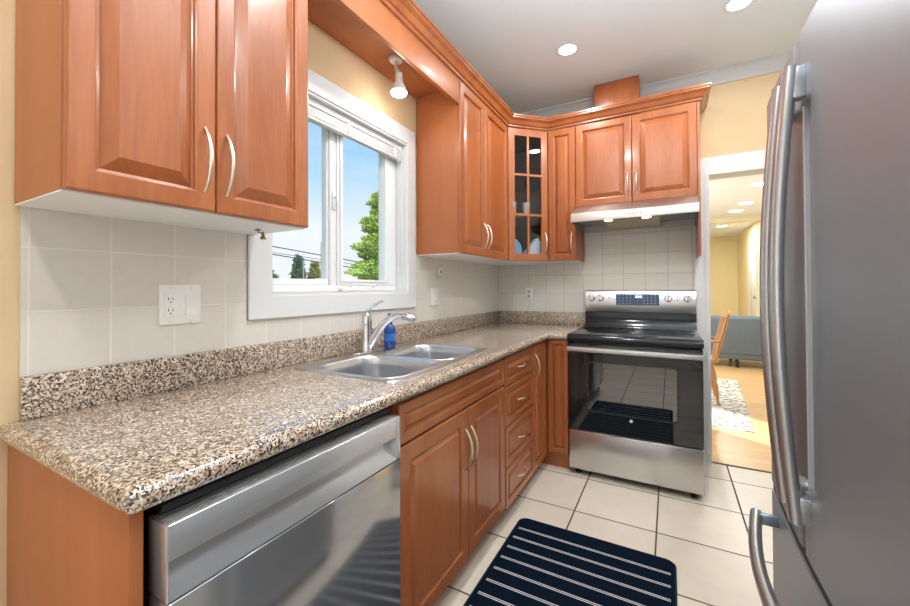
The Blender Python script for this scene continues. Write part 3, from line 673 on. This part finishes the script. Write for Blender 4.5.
# ---------------------------------------------------------------- range
rg = thing('kitchen_range', 'freestanding electric range with black glass oven door and steel drawer', 'stove', (1.13, -.33, 0))
RX0, RX1 = .7535, 1.507
b = B(); b.box(RX0+.004, -0.6000, .03, RX1-.004, -.03, .872, .002); obj('body', b, simple('range_side_enamel', (.05, .05, .055), .35), rg)
b = B(); b.box(RX0, -0.5880, .8725, RX1, -.055, .9135, .002); obj('cooktop', b, M_cook, rg)
b = B()   # front nose of the cooktop
nose = [(-0.5880, .8725), (-0.6280, .868), (-0.6440, .873), (-0.6500, .886), (-0.6480, .903), (-0.6360, .914), (-0.5880, .9165)]
b.rings([[(x, y, z) for y, z in nose] for x in (RX0-.001, RX1+.001)]); obj('cooktop_front', b, M_black, rg)
for cx, cy, r in ((.93, -.21, .075), (1.31, -.21, .075), (.935, -.45, .105), (1.31, -.45, .09), (1.12, -.16, .05)):
    b = B()
    for rr in (r, r*.62):
        n_ = 40; ins = [(cx+(rr-.0015)*math.cos(2*PI*k/n_), cy+(rr-.0015)*math.sin(2*PI*k/n_)) for k in range(n_)]; ou = [(cx+rr*math.cos(2*PI*k/n_), cy+rr*math.sin(2*PI*k/n_)) for k in range(n_)]
        b.quadring(b.verts([(x, y, .9139) for x, y in ins]), b.verts([(x, y, .9139) for x, y in ou]))
    obj('burner_ring', b, M_burner, rg)
b = B()   # black riser behind the cooktop
b.rings([[(x, y, z) for y, z in ((-.012, .9140), (-.075, .9140), (-.072, .925), (-.052, .950), (-.050, 1.030), (-.012, 1.030))] for x in (RX0+.006, RX1-.002)]); obj('riser', b, M_black, rg)
b = B()
b.rings([[(x, y, z) for y, z in ((-.010, 1.031), (-.066, 1.031), (-.070, 1.036), (-.058, 1.190), (-.050, 1.199), (-.010, 1.199))] for x in (RX0+.006, RX1-.002)])
pn = obj('control_panel', b, M_ssr, rg, bevel=.002)
def pf(x, z, e=.0): return V(x, -.0698+(z-1.036)*.0779-e, z)     # on the sloping panel face
b = B(); b.rings([[pf(x, z, e) for x, z in rect(.985, 1.085, 1.275, 1.168)] for e in (0.0, .002)]); dp = obj('display', b, M_disp, rg)
b = B()
for i, (x, w) in enumerate(((1.118, .012), (1.133, .012), (1.150, .012))): b.rings([[pf(x_, z, e) for x_, z in rect(x, 1.140, x+w, 1.156)] for e in (.002, .0024)])
obj('digits', b, M_led, dp)
for xs_ in ((1.01, 1.035, 1.06, 1.085), (1.175, 1.20, 1.225, 1.25)):
    b = B()
    for x in xs_:
        for z in (1.10, 1.120, 1.140, 1.156): b.rings([[pf(x_, z_, e) for x_, z_ in rect(x-.004, z-.0015, x+.004, z+.0015)] for e in (.002, .0023)])
    obj('touch_marks', b, M_lprint, dp)
for x in (.809, .873, 1.333, 1.452):
    c_ = pf(x, 1.138)
    b = B(); b.lathe(c_, [(.026, 0), (.026, -.004), (.0215, -.006), (.0205, -.026), (.0185, -.029), (.004, -.029)], 22, 'y'); b.box(c_.x-.0045, c_.y-.034, c_.z-.020, c_.x+.0045, c_.y-.028, c_.z+.020, .0015)
    obj('knob', b, M_chrome, rg)
for x, z in ((.935, 1.14), (1.39, 1.15), (1.39, 1.125), (1.405, 1.14)): b = B(); b.rings([[pf(x_, z_, e) for x_, z_ in rect(x-.003, z-.006, x+.003, z+.006)] for e in (.0, .0005)]); obj('panel_mark', b, M_print, rg)
# oven door with a window, cavity and racks behind it
b = B(); b.prism([rect(RX0+.002, .300, RX1-.002, .860), rrect(.870, .425, 1.380, .745, .02)[::-1]], lambda u, v: (u, -0.6280, v), lambda u, v: (u, -0.6005, v)); od = obj('oven_door', b, M_bglass, rg, bevel=.003)
b = B(); b.prism([rrect(.871, .426, 1.379, .744, .019)], lambda u, v: (u, -0.6265, v), lambda u, v: (u, -0.6235, v)); obj('oven_window', b, M_ovenglass, od, smooth=False)
b = B(); b.prism([rrect(.868, .423, 1.382, .747, .02), rrect(.876, .431, 1.374, .739, .018)[::-1]], lambda u, v: (u, -0.6285, v), lambda u, v: (u, -0.6282, v)); obj('window_border', b, simple('window_border', (.03, .035, .042), .2), od)
b = B()
b.box(.872, -0.6225, .427, 1.378, -0.6010, .4275)
for zz in (.50, .60):
    for k in range(16): b.tube([(.885+k*.0325, -0.6220, zz-.01), (.885+k*.0325, -0.6060, zz)], .0016, 6)
    b.tube([(.88, -0.6220, zz), (1.37, -0.6220, zz)], .0028, 6); b.tube([(.88, -0.6220, zz-.02), (1.37, -0.6220, zz-.02)], .0022, 6)
obj('oven_rack', b, M_chrome, rg)
b = B(); hz = .822
b.rings([[(x, y, z) for y, z in ((-0.6600, hz-.017), (-0.6680, hz-.013), (-0.6700, hz), (-0.6680, hz+.013), (-0.6600, hz+.017), (-0.6520, hz+.012), (-0.6520, hz-.012))] for x in (RX0+.002, RX1-.002)])
b.box(RX0+.03, -0.6520, hz-.010, RX0+.055, -0.6285, hz+.010); b.box(RX1-.055, -0.6520, hz-.010, RX1-.03, -0.6285, hz+.010)
obj('door_handle', b, M_ssr, od)
b = B(); b.lathe((1.129, -0.6282, .400), [(.0095, 0), (.0095, -.0012), (.0075, -.0014), (.002, -.0014)], 18, 'y'); obj('badge', b, M_jewel, od)
b = B(); b.box(RX0+.002, -0.6260, .040, RX1-.002, -0.6005, .292, .004); b.box(RX0+.26, -0.6330, .283, RX1-.26, -0.6240, .291, .002); obj('storage_drawer', b, M_ssr, rg)
for x in (RX0+.05, RX1-.05):
    for y in (-.58, -.08):
        b = B(); b.lathe((x, y, 0), [(.018, 0), (.018, .012), (.010, .014), (.010, .031)], 12); obj('foot', b, M_blackp, rg)

# ---------------------------------------------------------------- refrigerator
fg = thing('refrigerator', 'stainless french door refrigerator with two bowed vertical handles and freezer drawer', 'refrigerator', (2.0, -2.12, 0))
FY0, FY1, FS = -2.560, -1.680, -2.075
b = B(); b.box(1.705, FY0+.01, .03, 2.42, FY1-.01, 1.765, .004); obj('case', b, simple('fridge_side_grey', (.16, .16, .17), .45), fg)
def ss(a, b_, x):
    t_ = min(1, max(0, (x-a)/(b_-a))); return t_*t_*(3-2*t_)
def fdoor(name, ya, yb, za, zb, seam, mat=M_ssf, xfr=1.604):
    """door with a slightly bowed face and a scooped finger pocket along the seam side"""
    b = B(); ny, nzz = 44, 70; fr_ = []
    ys = [ya+(yb-ya)*i/ny for i in range(ny+1)]; zs = sorted(set([za+(zb-za)*j/nzz for j in range(nzz+1)]+[1.618, 1.622, 1.626, .770, .766, .762])); zs = [z for z in zs if za-1e-6 <= z <= zb+1e-6]
    grid = []
    for z in zs:
        row = []
        for y in ys:
            dq = abs(y-FS)
            x = xfr+.012*((y-(FY0+FY1)/2)/.44)**2
            e = min(y-ya, yb-y); x += .012*(1-ss(0, .014, e))**2
            if seam:
                p_ = (1-ss(.02, .11, dq))*ss(.762, .770, z)*(1-ss(1.618, 1.626, z)); x += .016*p_
            row.append(b.bm.verts.new((x, y, z)))
        grid.append(row)
    for j in range(len(zs)-1):
        for i in range(ny): b.bm.faces.new((grid[j][i], grid[j][i+1], grid[j+1][i+1], grid[j+1][i]))
    XB = 1.70
    border = [grid[0][i] for i in range(ny+1)]+[grid[j][ny] for j in range(1, len(zs))]+[grid[-1][i] for i in range(ny-1, -1, -1)]+[grid[j][0] for j in range(len(zs)-2, 0, -1)]
    back = [b.bm.verts.new((XB, v.co.y, v.co.z)) for v in border]; b.quadring(border, back); b.bm.faces.new(back)
    return obj(name, b, mat, fg)
d1 = fdoor('door', FY0, FS-.006, .622, 1.785, True)
d2 = fdoor('door', FS+.006, FY1, .622, 1.785, True)
d3 = fdoor('freezer_drawer', FY0, FY1, .09, .594, False)
b = B(); b.rings([[(x, y, z) for x, y in [(1.6085+.012*((yy-(FY0+FY1)/2)/.44)**2, yy) for yy in [FY0+.012+(FY1-FY0-.024)*k/20 for k in range(21)]]+[(1.703, FY1-.012), (1.703, FY0+.012)]] for z in (.5945, .6215)]); obj('drawer_gap', b, M_blackp, fg)
b = B(); b.box(1.614, FS-.0035, .626, 1.70, FS+.0045, 1.775); obj('seam_strip', b, simple('seam_strip_grey', (.60, .62, .65), .35), fg)
b = B(); b.box(1.66, FY0+.02, 0, 2.40, FY1-.02, .0295); b.box(1.66, FY0+.02, .0295, 1.70, FY1-.02, .085); obj('base_grille', b, M_blackp, fg)
for y, dd, sg in ((FS-.050, d1, -1), (FS+.050, d2, 1)):
    b = B(); pts = []; rr = []
    for k in range(25):
        s = k/24; z = .705+s*.997; pts.append((1.581-.029*math.sin(PI*s), y, z)); rr.append(.0165)
    b.tube(pts, rr, 16, flat=.85)
    b.box(1.575, y-.013, 1.630, 1.6135, y+.015, 1.700, .003); b.box(1.575, y-.013, .706, 1.6135, y+.015, .762, .003)
    obj('door_handle', b, M_handlefr, dd)
b = B(); pts = []
for k in range(25):
    s = k/24; pts.append((1.563-.040*math.sin(PI*s), FY1-.10-s*(FY1-FY0-.20), .545))
b.tube(pts, .0150, 16); obj('door_handle', b, M_handlefr, d3)
M_mount = simple('blue_grey_mount', (.20, .26, .32), .3, .6)
for y in (FY1-.135, FY0+.115):
    b = B(); b.box(1.566, y, .530, 1.6125, y+.02, .560, .003); obj('handle_mount', b, M_mount, d3)

# ---------------------------------------------------------------- wall plates
def plate_left(y0, y1, z0, z1, t=.006): b = B(); b.box(.0073, y0, z0, .0073+t, y1, z1, .002); return b
c = thing('outlet_plate', 'double white wall plate with outlet and rocker switch, near end of counter', 'wall outlet', (.008, -2.585, 1.11))
obj('plate', plate_left(-2.646, -2.528, 1.112, 1.234), M_plast, c)
b = B(); b.box(.0134, -2.633, 1.138, .0158, -2.599, 1.206, .0008); rc = obj('receptacle', b, M_plast, c)
b = B()
for zz in (1.188, 1.154):
    b.box(.0155, -2.6235, zz-.001, .0161, -2.6215, zz+.008); b.box(.0155, -2.6115, zz-.001, .0161, -2.6095, zz+.007); b.lathe((.0155, -2.6165, zz-.007), [(.0024, 0), (.0024, .0006)], 8, 'x')
obj('slots', b, M_dark, rc)
b = B(); b.rings([[(x, y, z) for x, z in ((.0134, 1.140), (.0165, 1.140), (.0148, 1.173), (.0150, 1.205), (.0134, 1.205))] for y in (-2.574, -2.541)]); obj('rocker', b, M_plast, c)
for y in (-2.6165, -2.5575):
    for z in (1.120, 1.223): b = B(); b.lathe((.0133, y, z), [(.0028, 0), (.0028, .0006), (.001, .0008)], 8, 'x'); obj('screw', b, M_nickel, c)
c = thing('light_switch', 'white wall switch plate right of the window above the counter', 'light switch', (.008, -1.10, 1.107))
obj('plate', plate_left(-1.140, -1.045, 1.108, 1.222, .012), M_plast, c)
b = B(); b.rings([[(x, y, z) for x, z in ((.0194, 1.130), (.0225, 1.130), (.021, 1.165), (.0212, 1.200), (.0194, 1.200))] for y in (-1.108, -1.076)]); obj('rocker', b, M_plast, c)
b = B(); b.lathe((.0225, -1.092, 1.137), [(.003, -.001), (.003, .0006)], 8, 'x'); obj('indicator', b, M_print, c)
c = thing('doorbell_button', 'tiny white button box on the tiles above the light switch', 'button', (.008, -1.02, 1.30))
b = B(); b.box(.0073, -1.048, 1.300, .018, -1.000, 1.355, .002); obj('plate', b, M_plast, c)
b = B(); b.box(.0181, -1.030, 1.318, .0195, -1.018, 1.338, .0005); obj('button', b, M_print, c)
c = thing('outlet_plate', 'small white outlet plate on the back wall tiles, left of the stove', 'wall outlet', (.287, -.008, 1.114))
b = B(); b.box(.257, -.0135, 1.114, .318, -.0073, 1.217, .002); obj('plate', b, M_plast, c)
b = B()
for z in (1.147, 1.184): b.box(.276, -.0146, z-.010, .299, -.0137, z+.010, .0004)
obj('receptacle', b, simple('receptacle_taupe', (.40, .37, .33), .5), c)  # receptacle toned darker than its plate

# ---------------------------------------------------------------- spot over the sink
c = thing('spot_lamp', 'small white spot lamp hanging from the valance above the window', 'lamp', (.14, -1.69, 2.19))
lx, ly = .150, -1.676
b = B(); b.lathe((lx, ly, 2.3560), [(.010, 0), (.032, .003), (.036, .010), (.036, .0157)], 22); obj('canopy', b, M_plast, c)
b = B(); b.tube([(lx, ly, 2.357), (lx+.003, ly+.003, 2.325), (lx+.008, ly+.010, 2.300)], [.009, .009, .012], 10); obj('stem', b, M_plast, c)
b = B(); b.lathe((lx+.010, ly+.012, 2.205), [(.041, 0), (.041, .006), (.035, .020), (.024, .045), (.018, .060), (.0175, .096), (.010, .099)], 22); obj('bulb_body', b, M_plast, c)
b = B(); b.lathe((lx+.010, ly+.012, 2.1975), [(.004, -.014), (.022, -.011), (.036, -.003), (.041, .0072)], 22); obj('bulb_lens', b, M_lamp, c)
light('spot_lamp_light', 'POINT', (lx+.010, ly+.012, 2.16), 1.6, (1, .93, .82), .035)

# ---------------------------------------------------------------- recessed lights
RL = thing('recessed_light', 'round recessed ceiling light nearer the tall cabinets, left of the other', 'ceiling light', (.800, -.789, CZ), 'recessed kitchen lights')
n_ = 32
b = B(); b.rings([[(.8+r*math.cos(2*PI*k/n_), -.789+r*math.sin(2*PI*k/n_), z) for k in range(n_)] for r, z in ((.066, CZ-.0005), (.068, CZ-.004), (.058, CZ-.006), (.052, CZ-.0035), (.050, CZ-.0005))], False, False); obj('trim_ring', b, M_white, RL)
b = B(); b.lathe((.8, -.789, CZ-.0035), [(.050, 0), (.050, .003)], 32); obj('lens', b, M_lamp, RL)
lights_at = [(.80, -.789)]
for x, y, lb in ((1.673, -.749, 'round recessed ceiling light at the top edge, in front of the doorway'),):
    copy_thing(RL, (x, y, CZ), lb); lights_at.append((x, y))
for x, y in ((.95, -2.1), (1.75, -2.95), (.80, -3.4)):        # unseen copies of the fitting, added over and behind the camera for light
    copy_thing(RL, (x, y, CZ), 'added recessed ceiling light, out of view above or behind the camera'); lights_at.append((x, y))
for x, y in lights_at: light('recessed_lamp_light', 'AREA', (x, y, CZ-.012), LAMP_W, (1, .975, .94), .11)

# ---------------------------------------------------------------- blind
bl = thing('window_blind', 'white horizontal blind raised to the top of the kitchen window', 'blind', (-.03, -1.82, 1.95))
b = B(); b.box(-.050, -2.250, 2.018, -.012, -1.404, 2.0485, .003); obj('headrail', b, M_slat, bl)
b = B()
for k in range(11): b.box(-.046, -2.246, 1.976+k*.0036, -.016, -1.406, 1.9785+k*.0036)
obj('slats', b, M_slat, bl, smooth=False)
b = B(); b.box(-.046, -2.246, 1.960, -.016, -1.406, 1.9745, .004); obj('bottom_rail', b, M_slat, bl)
for y in (-2.16, -1.83, -1.47):
    b = B(); b.box(-.0158, y-.008, 1.968, -.0120, y+.008, 2.02, .001); obj('clip', b, M_plast, bl)
b = B()
for dy in (0, .010): b.tube([(-.008, -1.455+dy, 2.03), (-.006, -1.452+dy, 1.70), (-.010, -1.45+dy*.3, 1.34)], .0013, 6)
b.lathe((-.010, -1.449, 1.305), [(.003, 0), (.007, .004), (.005, .03), (.002, .036)], 8); obj('pull_cord', b, M_cord, bl)
b = B(); b.tube([(-.006, -1.425, 2.02), (-.005, -1.424, 1.36)], .003, 6); obj('tilt_wand', b, M_cord, bl)

# little bell under the near wall cabinet
c = thing('hanging_bell', 'tiny brass bell hanging beneath the near wall cabinet in front of the window', 'bell', (.20, -2.44, 1.39))
BX, BY = .155, -2.407
b = B(); b.tube([(BX, BY-.018, UZ-.003), (BX, BY-.018, UZ-.013), (BX, BY-.006, UZ-.014), (BX, BY, UZ-.010)], .0022, 6); b.box(BX-.006, BY-.026, UZ-.008, BX+.006, BY-.012, UZ-.003, .001); obj('hook', b, M_brass, c)
b = B(); b.lathe((BX, BY, UZ-.034), [(.010, 0), (.009, .003), (.005, .012), (.004, .022), (.0015, .025)], 12); obj('bell', b, M_brass, c)

# ---------------------------------------------------------------- kitchen mat
KM = (.642, -1.350)
b = B(); b.prism([rrect(.642, -2.42, 1.358, -1.252, .045)], lambda u, v: (u, v, .0005), lambda u, v: (u, v, .008))
mt_ = tag(obj('kitchen_mat', b, M_mat, org=(KM[0], KM[1], .0005), bevel=.002), 'navy floor mat with thin double white stripes in front of the sink', 'mat')
oo = rrect(.642, -2.42, 1.358, -1.252, .045); ii = rrect(.648, -2.414, 1.352, -1.258, .039)
b = B(); v0 = b.verts([(x, y, .0082) for x, y in oo]); v1 = b.verts([(x, y, .0095) for x, y in rrect(.645, -2.417, 1.355, -1.255, .042)]); v2 = b.verts([(x, y, .0082) for x, y in ii]); b.quadring(v0, v1); b.quadring(v1, v2); obj('edge_binding', b, M_matedge, mt_)

# ================================================================ dining room
b = B(); b.rings([[(x, y, z) for x, y in ((.6, .80), (1.952, .817), (2.095, 2.95), (.75, 3.0))] for z in (.0005, .007)]); tag(obj('area_rug', b, M_rug), 'pale rug with faded grey pattern on the dining room wood floor', 'rug')
# chair seen from its side, back to the right
ch = thing('dining_chair', 'golden oak spindle back chair standing on the rug in the next room', 'chair', (1.60, 1.78, .0))
X, Y = 1.575, 1.78
b = B(); b.prism([[(X-.21, Y-.19), (X-.05, Y-.215), (X+.12, Y-.205), (X+.205, Y-.15), (X+.225, Y), (X+.205, Y+.15), (X+.12, Y+.205), (X-.05, Y+.215), (X-.21, Y+.19)]], lambda u, v: (u, v, .425), lambda u, v: (u, v, .462)); obj('seat', b, M_oak, ch, bevel=.01)
for sx, sy in ((-1, -1), (-1, 1), (1, -1), (1, 1)):
    a0 = V(X+sx*.145, Y+sy*.13, .428); a1 = V(X+sx*.195+.0, Y+sy*.185, .0105)
    b = B(); b.tube([a0.lerp(a1, s) for s in (0, .15, .3, .42, .48, .54, .75, .93, 1)], [.014, .018, .024, .022, .015, .023, .020, .012, .014], 12); obj('leg', b, M_oak, ch)
b = B()
for sy in (-1, 1): b.tube([(X-.168, Y+sy*.156, .20), (X, Y+sy*.158, .205), (X+.168, Y+sy*.156, .20)], [.009, .014, .009], 8)
b.tube([(X, Y-.156, .205), (X, Y, .207), (X, Y+.156, .205)], [.009, .014, .009], 8); obj('stretcher', b, M_oak, ch)
def back_pt(t_, s): return V(X+.18+.10*s, Y+t_*(.165+.04*s), .462+.44*s)
for t_ in (-1, -.6, -.2, .2, .6, 1):
    b = B(); r = .013 if abs(t_) == 1 else .007
    b.tube([back_pt(t_, s)+V(.0, 0, 0 if s else -.012) for s in (0, .15, .35, .6, .85, .97)], [r*.8, r*1.1, r*1.6, r*1.1, r*1.2, r*.8], 10); obj('spindle', b, M_oak, ch)
b = B()
rs = []
for k in range(9):
    t_ = -1.12+2.24*k/8; p_ = back_pt(t_, .97); bow = .02*(1-(t_/1.12)**2); hh = .085*(1-.35*abs(t_/1.12)**3)
    rs.append([p_+V(bow+dx, 0, dz) for dx, dz in ((-.010, 0), (.010, 0), (.022, hh), (.006, hh+.004))])
b.rings(rs); obj('crest_rail', b, M_oak, ch, bevel=.004)
b = B()
for sy in (-1, 1): b.tube([back_pt(sy, .42), (X+.02, Y+sy*.235, .655), (X-.15, Y+sy*.235, .65), (X-.19, Y+sy*.225, .65)], [.011, .014, .017, .012], 10); b.tube([(X-.10, Y+sy*.185, .455), (X-.13, Y+sy*.232, .65)], [.010, .013], 10)
obj('armrest', b, M_oak, ch)
# sofa with its back to the kitchen
sf = thing('sofa', 'grey upholstered sofa in the far room with its back to the kitchen', 'sofa', (2.45, 4.3, 0))
b = B(); b.box(1.55, 3.93, .12, 3.45, 4.75, .36, .03); obj('base', b, M_sofa, sf)
b = B(); b.rings([[(x, y, z) for y, z in ((3.92, .20), (3.86, .74), (3.90, .78), (3.98, .78), (4.10, .37))] for x in (1.56, 3.44)]); obj('backrest', b, M_sofa, sf, bevel=.015)
for x in (1.55, 3.29):
    b = B(); b.box(x, 4.0, .361, x+.16, 4.76, .58, .03); obj('armrest', b, M_sofa, sf)
for x in (1.72, 2.51):
    b = B(); b.box(x, 4.1, .361, x+.775, 4.78, .46, .03); obj('seat_cushion', b, M_sofa, sf)
for x in (1.64, 2.22, 2.78, 3.36):
    for y in (3.98, 4.68):
        b = B(); b.box(x-.022, y-.022, 0, x+.022, y+.022, .119, .003); obj('leg', b, M_blackp, sf)
# dining ceiling lights
n_ = 28
fl = thing('dome_ceiling_light', 'nearest of three round lights on the dining room ceiling', 'ceiling light', (2.34, 2.854, 2.5), 'dining room ceiling lights')
b = B(); b.lathe((2.34, 2.854, 2.484), [(.004, 0), (.05, .002), (.085, .008), (.095, .0155)], n_); obj('lens', b, M_warm, fl)
copy_thing(fl, (2.376, 4.132, 2.5), 'middle of three round lights on the dining room ceiling')
copy_thing(fl, (2.335, 4.825, 2.5), 'farthest round light before the header on the dining room ceiling')
copy_thing(fl, (2.317, 6.668, 2.5), 'round light beyond the header in the yellow hallway')
for x, y, w in ((2.34, 2.854, 14), (2.376, 4.132, 14), (2.335, 4.70, 12), (2.317, 6.668, 26)): light('ceiling_lamp_light', 'AREA', (x, y, 2.475), w, (1, .98, .95), .15)

# ================================================================ outdoors
b = B(); b.box(-90, -60, -.8, -.16, 120, -.6); tag(obj('lawn', b, M_grass, smooth=False), 'green ground outside the window', 'ground', kind='structure')
def foliage(c, h, r, n, leaf, zb=0, power=.8, seedv=1):
    rnd = random.Random(seedv); b = B(); bm = b.bm
    for i in range(n):
        s = rnd.random()**1.3; z = zb+s*(h-zb); rr = r*((1-s)**power)*(1+.16*math.sin(z*7+seedv)+.10*math.sin(z*19))*(.80+.28*rnd.random()); a = rnd.random()*2*PI
        p_ = V(c[0]+rr*math.cos(a), c[1]+rr*math.sin(a), c[2]+z); k = leaf*(.6+.8*rnd.random())
        d_ = V(math.cos(a)*.8+rnd.uniform(-.5, .5), math.sin(a)*.8+rnd.uniform(-.5, .5), rnd.uniform(-.3, .9)).normalized(); e_ = d_.cross(V(rnd.uniform(-1, 1), rnd.uniform(-1, 1), rnd.uniform(-1, 1))).normalized(); f_ = d_.cross(e_)
        q_ = [bm.verts.new(v_) for v_ in (p_-e_*k*.4, p_+e_*k*.4, p_+d_*k+f_*k*.1, p_+f_*k*.35)]
        bm.faces.new((q_[0], q_[1], q_[2])); bm.faces.new((q_[0], q_[2], q_[3])); bm.faces.new((q_[1], q_[3], q_[2])); bm.faces.new((q_[0], q_[3], q_[1]))
    rs = [[(c[0]+r*.72*((1-s)**power)*math.cos(a), c[1]+r*.72*((1-s)**power)*math.sin(a), c[2]+zb+s*(h-zb)) for a in (2*PI*k/12 for k in range(12))] for s in (0, .25, .5, .75, .97)]
    b.rings(rs); return b
def tree(name, label, c, h, r, n, leaf, mat, trunk, power=.8, sd=1, group=None, zb=.5):
    t_ = thing(name, label, 'tree', c, group)
    obj('foliage', foliage(c, h, r, n, leaf, zb, power, sd), mat, t_, smooth=False)
    b = B(); b.lathe(c, [(trunk, 0), (trunk*.8, zb+.2), (trunk*.3, h*.6)], 10); obj('trunk', b, M_bark, t_)
tree('cedar_tree', 'tall bright green cedar close outside the right window pane', (-8, 8.75, -.6), 6.2, 1.72, 20000, .095, M_leaf, .2, .50, 3, zb=.2)
tree('conifer_tree', 'dark blue-green pointed conifer far off through the left pane', (-25, 18.2, -.6), 4.45, .75, 900, .3, M_leaf2, .15, .7, 5)
tree('broadleaf_tree', 'olive green tree beside the thin pole, far through the left pane', (-25, 19.85, -.6), 4.0, .60, 900, .3, M_leaf3, .15, .45, 6)
tree('broadleaf_tree', 'olive green tree cut by the window mullion, far through the left pane', (-25, 21.3, -.6), 4.1, .6, 900, .3, M_leaf3, .15, .45, 8)
tree('conifer_tree', 'dark low conifer at the casing edge, far through the left pane', (-25, 15.7, -.6), 3.1, .9, 700, .3, M_leaf2, .15, .7, 9)
def wirepts(y0, z0, y1, z1, sc=2.0):
    # two sighted points on a plane 9.3 m off carried out to the line of the street
    f = lambda y, z: (1.344+(-8-1.344)*sc, -3.233+(y+3.233)*sc, 1.22+(z-1.22)*sc)
    a, c_ = V(*f(y0, z0)), V(*f(y1, z1)); d_ = (c_-a)/(c_.y-a.y); return [a+d_*(yy-a.y) for yy in (-12, 8, 16, 24, 34)]
for k, (a, lb) in enumerate((((3.49, 2.369, 6.81, 2.126), 'uppermost black utility wire crossing the sky outside'), ((3.49, 2.20, 6.81, 2.03), 'thin middle utility wire crossing the sky outside'), ((3.49, 2.155, 6.81, 1.90), 'lowest black utility wire crossing the sky outside'))):
    b = B(); b.tube(wirepts(*a), .030 if k != 1 else .016, 6); tag(obj('utility_wire', b, M_wire), lb, 'wire', 'utility wires')
for x, y, h, r, lb in ((-22, 17.85, 5.4, .05, 'taller thin pole between the olive trees through the left pane'), (-22, 16.2, 4.05, .045, 'short thin pole left of the dark conifer')):
    b = B(); b.lathe((x, y, -.6), [(r, 0), (r*.8, h)], 8); tag(obj('utility_pole', b, M_pole), lb, 'pole')
def house(name, label, x0, y0, x1, y1, zt, mat):
    h_ = thing(name, label, 'house', ((x0+x1)/2, (y0+y1)/2, -.6))
    b = B(); b.box(x0, y0, -.6, x1, y1, zt); obj('walls', b, mat, h_, smooth=False)
    b = B(); b.box(x0-.3, y0-.3, zt+.001, x1+.3, y1+.3, zt+.12); obj('roof', b, M_roof, h_, smooth=False)
house('neighbour_house', 'white flat-roofed building low behind the left pane', -21, 2, -15, 12.3, 1.38, M_siding)
house('garden_shed', 'yellowish shed beside the cedar, low behind the right pane', -16.5, 13.0, -14.5, 15.6, 1.70, M_fence)
for o in list(bpy.data.objects):
    if '_org' in o.keys(): del o['_org']
